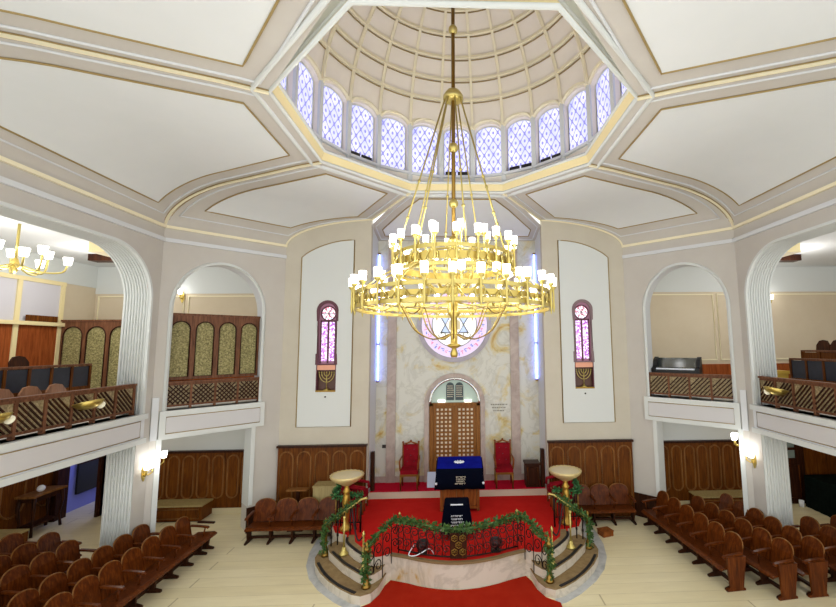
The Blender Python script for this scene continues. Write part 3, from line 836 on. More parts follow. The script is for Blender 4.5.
for x in [i*.132-.99 for i in range(16)]:
    if abs(x) < .12: continue
    m = MB(); h = top_z(x)-ZB-.1; y = fy(x)-Yo; z0 = .06
    for sg, cz in ((1, z0+h*.26), (-1, z0+h*.72)):
        rr = h*.18
        m.tube([(x+sg*rr*(1-t/11)*math.cos(t), y, cz+rr*(1-t/11)*math.sin(t)) for t in [i*.45 for i in range(20)]], .0085, 5)
    m.tube([(x+.066, y, z0), (x+.066, y, z0+h)], .008, 5)
    m.tube([(x-.03+.03*math.sin(q*6.28), y, z0+h*q) for q in [i/10 for i in range(11)]], .007, 5)
    m.build('scroll_panel', SCR, rail)
for s in (-1, 1):    # scrolls of the descending wing
    m = MB(); Wg = [Vector(p) for p in wing(s)]
    for a, b in zip(Wg, Wg[1:]):
        c = (a+b)/2; foot = .14 if c.y < 6.95 else .28
        if c.y > 7.1: foot = ZB
        m.tube([(a.x, a.y-Yo, foot-ZB), (a.x, a.y-Yo, a.z-ZB)], .008, 5)
        h = (c.z-foot)*.32
        for cz in (foot+h*1.0, foot+h*2.1):
            d = (b-a).normalized()
            m.tube([(c.x+d.x*h*.4*(1-t/11)*math.cos(t), c.y-Yo+d.y*h*.4*(1-t/11)*math.cos(t), cz-ZB+h*.45*(1-t/11)*math.sin(t)) for t in [i*.45 for i in range(18)]], .008, 5)
    m.build('wing_scrolls', IRON, rail)
    m = MB(); m.lathe([(0, 0), (.075, 0), (.075, .03), (.05, .05), (.045, .12), (.035, .16), (.032, .5), (.05, .54), (.05, .58), (.02, .6), (.035, .64), (0, .68)], (s*1.43, 6.76-Yo, .14-ZB), 12); m.build('newel_post', BRASSD, rail)
    m = MB(); m.lathe([(0, 0), (.012, 0), (.012, .05), (.025, .07), (.0, .1)], (s*.99, fy(1)-Yo, .97-ZB), 8); m.build('finial', BRASSB, rail)
m = MB(); m.box(-.135, .135, -.02+fy(0)-Yo, .0+fy(0)-Yo, .03, .42); sp = m.build('star_panel', WOODD, rail)
m = MB()
for (cx, cz) in ((-.065, .13), (.065, .13), (0, .235), (-.065, .34), (.065, .34)):
    m.tube([(cx+.05*math.cos(PI/6+PI*i/3), fy(0)-Yo-.024, cz+.05*math.sin(PI/6+PI*i/3)) for i in range(6)], .009, 5, closed=True)
    for kk in range(3): m.tube([(cx-.05*math.cos(kk*PI/3), fy(0)-Yo-.024, cz-.05*math.sin(kk*PI/3)), (cx+.05*math.cos(kk*PI/3), fy(0)-Yo-.024, cz+.05*math.sin(kk*PI/3))], .005, 4)
m.build('star_lattice', BRASSD, sp)
gp = [(-1.43, 6.74, .2), (-1.44, 6.73, .5)]+[(x, y-.02, z+.01) for x, y, z in full_top]+[(1.44, 6.73, .5), (1.43, 6.74, .2)]
garland('leaf_garland', gp, 'long green leaf garland wound along the curved front railing', FLEAF, .062, 330)
# black footlights hung behind the railing
for i, x in enumerate((-.6, .62)):
    t = thing('footlight', ['black footlight with a trailing cable behind the railing scrolls', 'black footlight without cable behind the railing scrolls'][i], 'lamp', (x, fy(x)+.12, ZB), 0, 'black footlights at the platform edge')
    m = MB(); M4 = Matrix.Translation((0, 0, .13)) @ Matrix.Rotation(PI/2+.5, 4, 'X') @ Matrix.Scale(1.2, 4, (1, 0, 0)) @ Matrix.Scale(.8, 4)
    m.lathe([(0, -.08), (.1, -.08), (.115, -.02), (.1, .05), (.05, .09), (0, .09)], (0, 0, 0), 16, M4); m.build('housing', BLACK, t)
    m = MB(); m.box(-.08, .08, -.05, .05, .0, .03); m.box(-.02, .02, -.02, .02, .03, .1); m.build('stand', BLACK, t)
    if i == 0:
        m = MB(); m.tube([tuple(p) for p in smooth([(-.12, -.0, .16), (-.22, -.06, .02), (-.12, -.1, .015), (0, -.12, .07), (.12, -.1, .12), (.2, -.06, .01)], 5)], .008, 5); m.build('cable', EMBW, t)

# corner banisters, side railings, stanchions, rope
for s in (-1, 1):
    side = 'cane screen' if s < 0 else 'keyboard'
    t = thing('stair_banister', 'brass handrail with iron balusters down the corner steps on the %s side' % side, 'railing', (s*2.38, 7.78, .14), 0, 'stair banisters')
    L = lambda pts: [(s*(x-2.38), y-7.78, z-.14) for x, y, z in pts]
    hr = [(2.38, 7.78, .66), (1.82, 8.0, 1.0), (1.74, 8.02, 1.02), (1.7, 8.02, 1.0)]
    m = MB(); m.tube(L(hr), .022, 8); m.build('handrail', BRASSB, t)
    m = MB(); m.lathe([(0, 0), (.075, 0), (.075, .03), (.05, .05), (.045, .1), (.032, .14), (.03, .5), (.045, .53), (.02, .57), (.03, .61), (0, .65)], (0, 0, 0), 12); m.build('newel_post', BRASSD, t)
    for q in (.16, .34, .52, .7, .86):
        x = 2.38+(1.82-2.38)*q; y = 7.78+.22*q; z = .66+.34*q
        m = MB(); m.tube(L([(x, y, .28 if q > .2 else .14), (x, y, z)]), .012, 6); m.lathe([(0, 0), (.02, .02), (.02, .06), (0, .08)], (s*(x-2.38), y-7.78, .35*z), 8); m.build('baluster', IRON, t)
    m = MB(); m.tube(L([(1.82, 8.02, ZB), (1.82, 8.02, 1.0)]), .018, 8); m.build('top_post', IRON, t)
    garland('leaf_garland', [(s*2.39, 7.74, .2), (s*2.4, 7.74, .45), (s*2.37, 7.76, .68), (s*2.1, 7.88, .86), (s*1.84, 8.0, 1.02)], 'green leaf garland wound down the stair banister on the %s side' % side, FLEAF, .06, 260)
    # railing round the raised back part
    t = thing('side_railing', 'iron railing of thin balusters closing the bimah on the %s side' % side, 'railing', (s*2.38, 8.3, ZB), 0, 'bimah side railings')
    m = MB(); m.tube([(s*-.50, 0, .58), (s*-.0, 0, .55), (0, .45, .66), (0, 1.0, .66)], .018, 6); m.build('top_bar', IRON, t)
    m = MB(); m.tube([(s*-.50, 0, .06), (s*-.0, 0, .06), (0, 1.0, .06)], .012, 6); m.build('bottom_bar', IRON, t)
    for q in range(6):
        m = MB(); x = -.02-.095*q; m.tube([(s*x, 0, 0), (s*x, 0, .56)], .011, 6); m.ball((s*x, 0, .3), .02, 8); m.build('baluster', IRON if q else BRASSD, t)
    for q in range(6):
        m = MB(); y = .16+.15*q; m.tube([(0, y, 0), (0, y, .62)], .011, 6); m.build('baluster', IRON, t)
    garland('leaf_garland', [(s*1.86, 8.28, 1.0), (s*2.1, 8.28, .98), (s*2.38, 8.28, .99), (s*2.38, 8.6, 1.08), (s*2.37, 9.1, 1.12)], 'fresh green garland along the bimah side railing on the %s side' % side, FLEAFB, .055, 240)
    # stanchion carrying the handrail
    t = thing('brass_stanchion', 'thin brass stanchion with conical foot on the steps of the %s side' % side, 'post', (s*1.98, 7.5, .284), 0, 'brass stanchions on the steps')
    m = MB(); m.lathe([(0, 0), (.085, 0), (.08, .025), (.045, .05), (.03, .12), (0, .12)], (0, 0, 0), 16); m.build('foot', BRASSB, t)
    m = MB(); m.tube([(0, 0, .1), (0, 0, .58)], .016, 8); m.build('stem', BRASSB, t)
    m = MB(); m.ball((0, 0, .6), .028, 10); m.build('knob', BRASSB, t)
    t = thing('rope_post', 'short brass post with a dark sagging rope at the steps of the %s side' % side, 'post', (s*1.53, 6.98, .284), 0, 'rope posts at the steps')
    m = MB(); m.lathe([(0, 0), (.06, 0), (.05, .03), (.018, .06), (.014, .5), (.028, .54), (0, .6)], (0, 0, 0), 12); m.build('post', BRASSB, t)
    m = MB(); m.tube([(s*.02+s*.36*q, .75*q, .5-.5*math.sin(PI*q)*.5+.16*q) for q in [i/14 for i in range(15)]], .014, 6); m.build('rope', mat('wine_rope%d' % s, '#2a0f14', .8), t)
    # fluted brass basin on a pedestal
    t = thing('pedestal_basin', 'fluted brass bowl on a slender gilt pedestal at the %s side' % side, 'basin', (s*2.1-.02, 8.14, ZB), 0, 'fluted brass pedestal bowls')
    m = MB(); m.lathe([(0, 0), (.11, 0), (.11, .04), (.07, .07), (.055, .12), (.05, .16), (.065, .3), (.075, .5), (.06, .62), (.05, .66), (.075, .69), (.05, .72), (.04, .78), (.05, .82), (0, .82)], (0, 0, 0), 20); m.build('pedestal', mat('gilt%d' % s, '#b8913f', .35, .8), t)
    m = MB(); m.lathe([(0, .80), (.06, .80), (.13, .84), (.22, .89), (.29, .95), (.31, 1.0), (.295, 1.005), (.27, .985), (.18, .96), (0, .95)], (0, 0, 0), 44, None, .04); bw = m.build('bowl', mat('pale_gilt%d' % s, '#d8c48c', .4, .45), t)
    m = MB(); m.lathe([(0, .955), (.27, .985), (.265, .99), (0, .975)], (0, 0, 0), 30); m.build('lining', mat('stone_lining%d' % s, '#cfc19c', .6), bw)
    # red velvet armchairs
    for j, y in enumerate((8.66, 9.14)):
        t = thing('velvet_armchair', 'red velvet armchair behind the side railing on the %s side, %s' % (side, 'nearer the basin' if j == 0 else 'nearer the panelled wall'), 'armchair', (s*2.12, y, ZB), 0, 'red velvet armchairs')
        m = MB(); m.box(-.17, .17, -.17, .17, .26, .36); m.build('seat', REDV, t)
        m = MB(); m.slab([(-.17, .34), (.17, .34), (.17, .58), (.1, .66), (-.1, .66), (-.17, .58)], [], lambda u, v: (s*(.13+.1*(v-.34)), u, v), (s*.06, 0, 0)); m.build('backrest', REDV, t)
        for q in (-1, 1):
            m = MB(); m.tube([(s*.16, q*.19, .52), (0, q*.2, .5), (-s*.15, q*.19, .48), (-s*.17, q*.19, .36)], [.03, .035, .035, .03], 8); m.build('armrest', REDV, t)
        for ax in (-.15, .15):
            for ay in (-.15, .15):
                m = MB(); m.tube([(ax, ay, 0), (ax, ay, .27)], .018, 6); m.build('leg', WOODT, t)

# ------------------------------------------------------------------ reading table, lectern, thrones
t = thing('reading_table', 'wooden reading table with panelled sides under a blue cloth', 'table', (0.02, 8.82, ZB))
m = MB(); m.slab([(0, .06), (.36, .06), (.36, .94), (0, .84)], [], lambda u, v: (-.4, u, v), (.82, 0, 0)); m.build('body', WOODT, t)
m = MB(); m.slab([(-.05, .845), (.42, .945), (.42, .975), (-.05, .875)], [], lambda u, v: (-.44, u, v), (.9, 0, 0)); m.build('sloped_top', WOODT, t)
m = MB()
for x0, x1 in ((-.38, -.02), (.04, .40)): m.tube([(a, -.004, b) for a, b in ((x0+.04, .12), (x1-.04, .12), (x1-.04, .5), (x0+.04, .5))], .01, 4, closed=True)
m.build('panel_bead', WOODM, t)
for x in (-.37, .39):
    for y in (.03, .33):
        m = MB(); m.ball((x, y, .032), .032, 8); m.build('leg', WOODT, t)
c = thing('table_cover', 'royal blue cloth with navy front drape over the reading table', 'cloth', (0.02, 8.82, ZB))
m = MB(); m.slab([(-.07, .88), (.43, .985), (.43, 1.0), (-.075, .9)], [], lambda u, v: (-.46, u, v), (.94, 0, 0)); m.build('blue_top', BLUEC, c)
m = MB(); prev = None
for i in range(25):       # hanging front with soft folds
    u = -.47+.96*i/24; f = .012*math.sin(i*1.3)
    cur = [m.bm.verts.new((u*(1+.03*k), -.075-.008*k+f*k/3, .89-.41*k/3)) for k in range(4)]
    if prev:
        for k in range(3): m.bm.faces.new((prev[k], cur[k], cur[k+1], prev[k+1])).smooth = True
    prev = cur
fr = m.build('front_drape', NAVY, c)
mod = fr.modifiers.new('t', 'SOLIDIFY'); mod.thickness = .02
for sx in (-1, 1):
    m = MB(); x = .01+sx*.475
    m.slab([(-.06, .88), (.42, .98), (.4, .55), (-.08, .48)], [], lambda u, v: (x, u, v), (sx*.02, 0, 0)); m.build('side_drape', NAVY, c)
    m = MB(); m.ball((x+sx*.012, -.1, .6), .026, 8); m.build('tassel', EMBW, c)
m = MB(); Mt = Matrix.Translation((.0, .17, .955)) @ Matrix.Rotation(math.atan2(.105, .5), 4, 'X')
m.lathe([(0, 0), (.1, 0), (.1, .004), (0, .004)], (0, 0, 0), 20, Mt @ Matrix.Scale(.55, 4, (0, 1, 0)))
for k in range(10):
    a = 2*PI*k/10; m.ball((Mt @ Vector((.1*math.cos(a), .055*math.sin(a), .003))), .012, 6)
m.build('silver_emblem', EMBW, c)
def script(name, m_, par, cx, y, z, rows, w, gap, seed, sl=0.):
    random.seed(seed)
    for r in range(rows):
        mb = MB()
        ww = w*(1 if r < rows-1 else 1.25); x = cx-ww/2; zz = z-r*gap
        while x < cx+ww/2:
            q = random.uniform(.014, .026); mb.box(x, x+q, y+sl*r-.006, y+sl*r+.002, zz, zz+.007); 
            if random.random() < .75: mb.box(x+q-.007, x+q, y+sl*r-.006, y+sl*r+.002, zz-.02, zz)
            if random.random() < .4: mb.box(x, x+.006, y+sl*r-.006, y+sl*r+.002, zz-.02, zz)
            x += q+.009
        mb.build(name, m_, par)
script('embroidery', EMB, c, .02, -.098, .73, 4, .17, .043, 4)
t = thing('lectern', 'narrow lectern fully draped in navy velvet with white lettering', 'lectern', (-.03, 7.6, ZB))
m = MB(); m.box(-.16, .16, .04, .3, 0, .05); m.box(-.12, .12, .08, .26, .05, .58); m.build('body', WOODD, t)
m = MB()
m.slab([(-.29, .12), (.29, .12), (.215, .58), (.2, .6), (-.2, .6), (-.215, .58)], [], lambda u, v: (u, -.05+.08*(v-.12), v), (0, .03, 0))
m.slab([(-.05, .12), (.36, .12), (.31, .60), (.0, .60)], [], lambda u, v: (-.29+.14*(v-.12), u, v), (.02, 0, 0)); m.slab([(-.05, .12), (.36, .12), (.31, .60), (.0, .60)], [], lambda u, v: (.27-.14*(v-.12), u, v), (.02, 0, 0))
m.slab([(-.02, .585), (.32, .595), (.32, .612), (-.02, .605)], [], lambda u, v: (-.21, u, v), (.42, 0, 0))
m.build('velvet_drape', NAVY, t)
script('lettering', EMBW, t, 0, -.026, .42, 4, .2, .052, 9, -.004)
m = MB(); m.box(-.11, .11, -.035, -.015, .6, .615); m.build('top_fringe', EMBW, t)
m = MB(); m.ball((-.265, -.06, .2), .03, 8); m.build('tassel', EMBW, t)
m = MB(); M4 = Matrix.Translation((-.62, 9.9, ZA)) @ Matrix.Rotation(-.35, 4, 'X'); m.box(-.11, .11, -.01, .01, 0, .34, M4)
tag(m.build('leaning_board', PAPER), 'pale blue printed board leaning beside the reading table', 'board')

def throne(x, label):
    t = thing('throne_chair', label, 'chair', (x, 9.9, ZA), 0, 'red high backed thrones')
    m = MB(); m.box(-.2, .2, -.2, .18, .36, .45); m.build('seat', REDV, t)
    m = MB(); m.box(-.17, .17, .16, .2, .45, .95); m.build('backrest', REDV, t)
    m = MB(); m.tube([(-.185, .18, .40), (-.185, .18, .97), (-.1, .18, .97), (0, .18, 1.01), (.1, .18, .97), (.185, .18, .97), (.185, .18, .40)], .02, 6)
    for sx in (-1, 1): m.ball((sx*.185, .18, 1.0), .026, 8)
    m.ball((0, .18, 1.03), .026, 8); m.build('carved_frame', WOODT, t)
    m = MB(); 
    for a, b in ((-.08, .56), (.08, .56), (0, .7), (-.08, .84), (.08, .84)): m.ball((a, .155, b), .013, 6)
    m.build('button_tufts', MAROON, t)
    m = MB(); m.box(-.21, .21, -.21, .19, .32, .365); m.build('apron', BRASSD, t)
    for sx in (-1, 1):
        m = MB(); m.tube([(sx*.2, .17, .68), (sx*.22, 0, .66), (sx*.22, -.16, .64), (sx*.21, -.2, .58), (sx*.2, -.17, .44)], .02, 6); m.build('armrest', WOODT, t)
        for y in (-.18, .17):
            m = MB(); m.tube([(sx*.19, y, 0), (sx*.19, y, .33)], [.016, .024], 8); m.build('leg', BRASSD, t)
throne(-1.13, 'red buttoned throne chair by the ark, beside the dark wall plaque')
throne(1.07, 'red buttoned throne chair by the ark, under the engraved inscription')
t = thing('side_cabinet', 'small black cabinet standing at the edge of the apse carpet', 'cabinet', (1.74, 9.92, ZA))
m = MB(); m.box(-.16, .16, -.15, .15, 0, .5); m.build('body', WOODD, t)
m = MB(); m.box(-.18, .18, -.17, .17, .5, .54); m.build('top', WOODD, t)
m = MB(); m.tube([(a, -.152, b) for a, b in ((-.12, .06), (.12, .06), (.12, .44), (-.12, .44))], .008, 4, closed=True); m.build('door_bead', WOODP, t)

# ------------------------------------------------------------------ benches of tip-up seats
def bench(n, p, loc, rotz, label, end=False, ext=0., wide=False, wm=WOOD, group='rows of wooden seats'):
    """row along local +x, facing local -y, origin at the front corner"""
    t = thing('seat_row', label, 'bench', loc, rotz, group)
    L = n*p
    m = MB(); m.slab([(0, .30), (.05, .325), (.36, .315), (.36, .29), (.05, .30), (0, .275)], [], lambda u, v: (-ext*0, u, v), (L+ext, 0, 0)); m.build('seat_board', wm, t)
    m = MB(); m.box(.03, L-.03, .20, .25, .06, .10); m.build('foot_bar', WOODD, t)
    for k in range(n):
        x0, x1 = k*p+.006, (k+1)*p-.006; w = x1-x0; c = (x0+x1)/2
        out = [(x0, .33), (x1, .33), (x1, .585)]+[(c+w/2*math.cos(a), .585+.15*math.sin(a)**.75) for a in [PI*i/14 for i in range(1, 14)]]+[(x0, .585)]
        m = MB(); m.slab(out, [], lambda u, v: (u, .33+.2*(v-.33)+.03*(1-((u-c)/(w/2))**2)*1., v), (0, .028, 0)); b = m.build('backrest', wm, t)
        m = MB(); m.tube([(u, .345+.2*(v-.33)+.02*(1-((u-c)/(w/2))**2), v) for u, v in out[2:]], .011, 5); m.build('top_bead', WOODM, b)
    for k in range(n+1):
        x = k*p
        m = MB(); m.tube([(x, .37, .52), (x, .26, .515), (x, .12, .50), (x, .06, .49), (x, .04, .47)], .02, 6, sq=(.05, .026)); m.tube([(x, .1, .49), (x, .13, .33)], .014, 5); m.build('armrest', wm, t)
        m = MB(); m.slab([(.05, 0), (.36, 0), (.36, .03), (.27, .06), (.25, .30), (.12, .30), (.15, .06), (.05, .03)], [], lambda u, v: (x-.02, u, v), (.04, 0, 0)); m.build('leg', WOODD, t)
    if end:
        x = L+.015
        m = MB(); m.slab([(.04, 0), (.36, 0), (.36, .03), (.33, .05), (.40, .5), (.07, .5), (.10, .05), (.04, .03)], [], lambda u, v: (x, u, v), (.035, 0, 0)); m.build('end_panel', wm, t)
    if ext:
        m = MB(); x = L+ext; m.tube([(x, .37, .50), (x, .06, .48)], .02, sq=(.05, .026)); m.slab([(.05, 0), (.36, 0), (.36, .03), (.27, .06), (.25, .30), (.12, .30), (.15, .06), (.05, .03)], [], lambda u, v: (x-.02, u, v), (.04, 0, 0)); m.build('end_leg', WOODD, t)
    return t
# left block, facing the nave (+x)
for i, (xb, ys, n, ext) in enumerate([(-5.08, 8.24, 8, .22), (-5.6, 7.95, 7, 0), (-6.34, 7.4, 6, 0), (-6.94, 7.72, 6, 0), (-7.55, 7.72, 6, 0)]):
    bench(n, .39, (xb+.42, ys-n*.39, 0), PI/2, 'wooden seat row on the cane screen side, %s from the bimah' % ['first row', 'second row', 'third row', 'fourth row', 'last row'][i], ext=ext)
for i, (xn, ye, n, p) in enumerate([(4.54, 6.66, 6, .39), (5.17, 6.42, 6, .375), (5.68, 6.44, 6, .385), (6.33, 6.4, 3, .385), (6.91, 6.42, 3, .385), (7.49, 6.42, 3, .385)]):
    dl = [.095, .13, .06, .06, .05, .05][i]; Lr = n*p; d = Vector((math.sin(dl), -math.cos(dl))); q = Vector((-math.cos(dl), -math.sin(dl)))
    o = Vector((xn, ye))+q*.42-d*Lr
    bench(n, p, (o.x, o.y, 0), -PI/2+dl, 'wooden seat row on the keyboard side, %s from the bimah' % ['first row', 'second row', 'third row', 'fourth row', 'fifth row', 'last row'][i], end=True)
bench(4, .43, (-4.17, 8.5, 0), 0, 'four seat bench below the arched panelling on the cane screen side', group='benches along the front wall')
bench(3, .43, (2.5, 8.93, 0), 0, 'three seat bench below the arched panelling on the keyboard side', group='benches along the front wall')

# things behind the front bench
t = thing('storage_box', 'pale wooden box behind the four seat bench', 'box', (-2.78, 9.2, 0))
m = MB(); m.box(-.27, .27, -.18, .15, 0, .9); m.build('body', OAK, t)
m = MB(); m.box(-.28, .28, -.19, .16, .9, .93); m.build('lid', OAK, t)
t = thing('book_stand', 'small dark book stand behind the four seat bench', 'stand', (-3.43, 9.2, 0))
m = MB(); m.box(-.22, .22, -.08, .1, .8, .83); m.build('shelf', WOODM, t)
m = MB(); m.box(-.03, .03, -.02, .04, .03, .8); m.build('post', WOODD, t)
m = MB(); m.box(-.16, .16, -.1, .1, 0, .03); m.build('foot', WOODD, t)
m = MB(); M4 = Matrix.Translation((2.98, 8.58, 0)) @ Matrix.Rotation(.3, 4, 'Z'); m.box(-.12, .12, -.1, .1, 0, .09, M4); m.box(-.13, .13, -.11, .11, .09, .105, M4)
tag(m.build('wooden_stool', WOODT), 'low brown wooden step on the stone floor beside the bimah', 'stool')

# ------------------------------------------------------------------ galleries: slab, ceilings, outer walls
for s in (-1, 1):
    S = 'left' if s < 0 else 'right'
    XO = 9.3 if s < 0 else 10.9
    pts = [(s*XO, 2.6), (s*(W+.02), 2.6), (s*(W+.02), Y1+.25), (s*(X2+.3), Y2+.28), (s*(X2+.3), 10.9), (s*XO, 10.9)]
    m = MB(); m.prism(pts, ZL+.02, ZG-.02); struct(m.build('floor_gallery_%s' % S, WHITE))
    m = MB(); m.prism(pts, 5.95, 6.05); struct(m.build('ceiling_gallery_%s' % S, CEILWHITE))
    m = MB(); m.box(*sorted((s*9.3, s*9.45)), 2.6, 13., 0, ZG if s > 0 else 6.0)
    if s > 0: m.box(10.9, 11.0, 2.6, 10.9, ZL, 6.0)
    struct(m.build('wall_outer_%s' % S, PLASTER_WARM))
    m = MB(); m.box(*sorted((s*(X2+.2), s*XO)), 10.75, 10.9, ZG-.05, 6.0); struct(m.build('wall_end_%s' % S, PLASTER_WARM))
    # white upper strip and cream panel moulding on the end wall
    m = MB(); m.box(*sorted((s*(X2+.2), s*XO)), 10.735, 10.75, 5.25, 6.0); m.box(*sorted((s*(XO-.015), s*XO)), 2.7, 10.74, 5.4 if s < 0 else 5.25, 6.0); trim(m, WHITE)
    m = MB()
    for x0, x1 in ((4.6, 6.95), (7.07, 9.2 if s < 0 else 10.8)):
        m.tube([(s*a, 10.735, b) for a, b in ((x0, 3.42), (x1, 3.42), (x1, 5.18), (x0, 5.18))], .03, sq=(.04, .035), closed=True)
    trim(m, CREAM)
    m = MB(); m.box(*sorted((s*(X2+.25), s*(XO-.1))), 10.71, 10.75, ZG, 3.3); trim(m, WOODR)
    m = MB(); m.box(*sorted((s*6.2, s*8.2)), 9.2, 9.45, 5.8, 5.95); trim(m, WOODD)
    m = MB(); m.box(*sorted((s*(W+TH), s*(W+TH+.35))), 7.3, 7.75, 5.55, 5.75); trim(m, CREAMY)
    # lower aisle end wall
    ye = 10.2 if s < 0 else 9.95
    x1 = 8.3 if s < 0 else 9.3
    m = MB(); m.box(*sorted((s*4.35, s*x1)), ye, ye+.12, 0, ZL+.02); struct(m.build('wall_aisle_%s' % S, WHITE))
    a, b = sorted((s*4.45, s*(7.3 if s > 0 else 8.2)))
    panelling('wall_panelling_aisle_%s' % S, a, b, ye-.05, .13, 1.42 if s < 0 else 1.5, 11 if s < 0 else 9, 'oval', cap=True)
    m = MB(); m.box(a, b, ye-.06, ye, 0, .13); trim(m, mat('cream_skirting_%s' % S, '#d0c49f', .5))
    # outer wall panelling of the lower aisle
    m = MB(); m.box(*sorted((s*9.22, s*9.3)), 3, 10.3, 0, 2.1); o = struct(m.build('wall_panelling_outer_%s' % S, WOODP))
    m = MB()
    for k in range(10):
        y = 3.2+.7*k; r = .24
        m.tube([(s*9.21, y+.35+r*math.cos(q), 1.75-r+r*math.sin(q)) for q in [PI*i/10 for i in range(11)]]+[(s*9.21, y+.35-r*math.cos(q), .4+r-r*math.sin(q)) for q in [PI*i/10 for i in range(11)]], .018, 5, closed=True)
    m.build('panel_beads', WOODM, o)

# wooden lattice parapets
def parapet(name, pts, z0, z1, n, label, rot):
    """pts: (start, end) on plan; n lattice bays"""
    a, b = Vector(pts[0]), Vector(pts[1]); L = (b-a).length
    t = thing(name, label, 'railing', (a.x, a.y, z0), math.atan2(b.y-a.y, b.x-a.x), 'wooden lattice parapets')
    h = z1-z0; p = L/n
    m = MB(); m.box(-.02, L+.02, -.05, .05, h-.035, h); m.build('top_rail', WOODG, t)
    m = MB(); m.box(0, L, -.03, .03, .05, .09); m.box(0, L, -.025, .025, h-.075, h-.035); m.build('bottom_rail', WOODG, t)
    m = MB(); m.box(0, L, -.008, .008, .09, h-.07); m.build('cane_infill', CANE, t)
    for k in range(n+1):
        m = MB(); m.box(k*p-.02, k*p+.02, -.032, .032, 0, h-.03); m.build('post', WOODG, t)
    for k in range(n):
        m = MB(); x0, x1, zl, zh = k*p+.025, (k+1)*p-.025, .095, h-.08; w = x1-x0; hh = zh-zl
        for q in range(-2, 6):
            for sg in ((1,) if rot == 0 else (-1,) if rot == 1 else (1, -1)):
                # slanted slat clipped to the bay
                u0, u1 = q*w/4.4, q*w/4.4+hh*.95
                lo, hi = max(u0, 0), min(u1, w)
                if hi-lo < .02: continue
                za, zb = zl+(lo-u0)/.95, zl+(hi-u0)/.95
                xa, xb = (x0+lo, x0+hi) if sg > 0 else (x1-lo, x1-hi)
                for yy in (-.02, .02): m.tube([(xa, yy, za), (xb, yy, zb)], .01, sq=(.014, .022))
        m.build('lattice', WOODD, t)
    return t
GZ = ZG+.025
parapet('gallery_parapet', [(-W-.12, 7.62), (-W-.12, 3.7)], GZ, 3.215, 10, 'long wooden lattice parapet under the big arch on the cane screen side', 0)
parapet('gallery_parapet', [(W+.12, 3.7), (W+.12, 7.70)], GZ, 3.215, 10, 'long wooden lattice parapet under the big arch on the keyboard side', 1)
for s in (-1, 1):
    e, no, fd, LD = FD[s]
    p, q = Vector(fd(.2, 0, .1)), Vector(fd(1.86, 0, .1))
    if s < 0: parapet('niche_parapet', [(p.x, p.y), (q.x, q.y)], GZ, 3.2, 4, 'short lattice parapet in the arched niche below the cane screen', 2)
    else: parapet('niche_parapet', [(q.x, q.y), (p.x, p.y)], GZ, 3.2, 4, 'short lattice parapet in the arched niche in front of the keyboard', 0)
# arched cane screens
def screen(name, a, b, z0, z1, n, label):
    a, b = Vector(a), Vector(b); L = (b-a).length; p = L/n
    t = thing(name, label, 'screen', (a.x, a.y, z0), math.atan2(b.y-a.y, b.x-a.x), 'arched cane screens'); h = z1-z0
    holes = [arch(k*p+.05, (k+1)*p-.05, .06, h-.12-(p/2-.05), h-.12, 12) for k in range(n)]
    m = MB(); m.slab([(0, 0), (L, 0), (L, h), (0, h)], holes, lambda u, v: (u, -.03, v), (0, .05, 0)); m.build('frame', WOODG, t)
    m = MB(); m.box(-.02, L+.02, -.05, .04, h, h+.04); m.build('top_rail', WOODG, t)
    for k in range(n):
        m = MB(); m.box(k*p+.03, (k+1)*p-.03, -.006, .006, .04, h-.06); m.build('cane_panel', WOVEN, t)
        m = MB(); m.tube([(u, -.032, v) for u, v in holes[k]], .013, 5, closed=True); m.build('arch_bead', WOODD, t)
    return t
e, no, fd, LD = FD[-1]
p, q = Vector(fd(.2, 0, .24)), Vector(fd(1.86, 0, .24))
screen('cane_screen', (p.x, p.y), (q.x, q.y), 3.22, 4.5, 4, 'tall four arched cane screen filling the niche')
screen('cane_screen', (-9.15, 9.8), (-7.05, 9.8), 2.72, 4.48, 4, 'dark framed cane screen standing beside the cream glazed partition')

# glazed partition on the left gallery wall
t = thing('glazed_partition', 'cream framed partition with opal panes above wood panels', 'partition', (-9.2, 9.75, ZG))
for y0, y1 in ((-.9, -.04), (-2.1, -.98), (-3.4, -2.2)):
    m = MB(); m.box(-.01, .01, y0, y1, 1.80, 2.66); m.build('pane', PANE, t)
    m = MB(); m.box(-.015, .015, y0, y1, 0.0, 1.72); m.build('wood_panel', WOODR, t)
m = MB()
for y in (0, -.94, -2.15, -3.45): m.box(-.03, .04, y-.045, y+.045, 0, 2.70)
m.box(-.035, .12, -3.5, .05, 1.72, 1.80); m.box(-.035, .05, -3.5, .05, 2.66, 2.75)
m.box(-.035, .05, -3.5, .05, 0, .06); m.build('frame', CREAMY, t)
m = MB(); m.box(-9.14, -9.09, 8.95, 9.6, 4.447, 4.58); tag(m.build('ledge_plank', WOODP), 'dark plank lying on the rail of the glazed partition', 'plank')

# gallery seating: desk fronts with navy panels, seat rows
def desk(x, y0, y1, z, label, n, s, pm=None):
    t = thing('pew_front', label, 'pew', (x, y0, ZG), 0, 'gallery pew fronts'); h = z-ZG; L = y1-y0
    m = MB(); m.box(-.05, .05, 0, L, h-.04, h); m.build('top_rail', WOODG, t)
    m = MB(); m.box(-.025, .025, 0, L, 0, h-.42); m.build('lower_board', WOODP, t)
    for k in range(n+1):
        m = MB(); m.box(-.035, .035, L*k/n-.02, L*k/n+.02, 0, h-.04); m.build('stile', WOODP, t)
    for k in range(n):
        m = MB(); m.box(-.015, .015, L*k/n+.02, L*(k+1)/n-.02, h-.42, h-.05); m.build('panel', pm or SEATBLUE, t)
desk(-7.2, 5.3, 8.32, 3.56, 'dark pew front with navy panels in the gallery of the cane screen', 8, -1)
desk(7.2, 5.4, 8.58, 3.52, 'dark pew front with navy panels in the gallery of the keyboard', 8, 1)
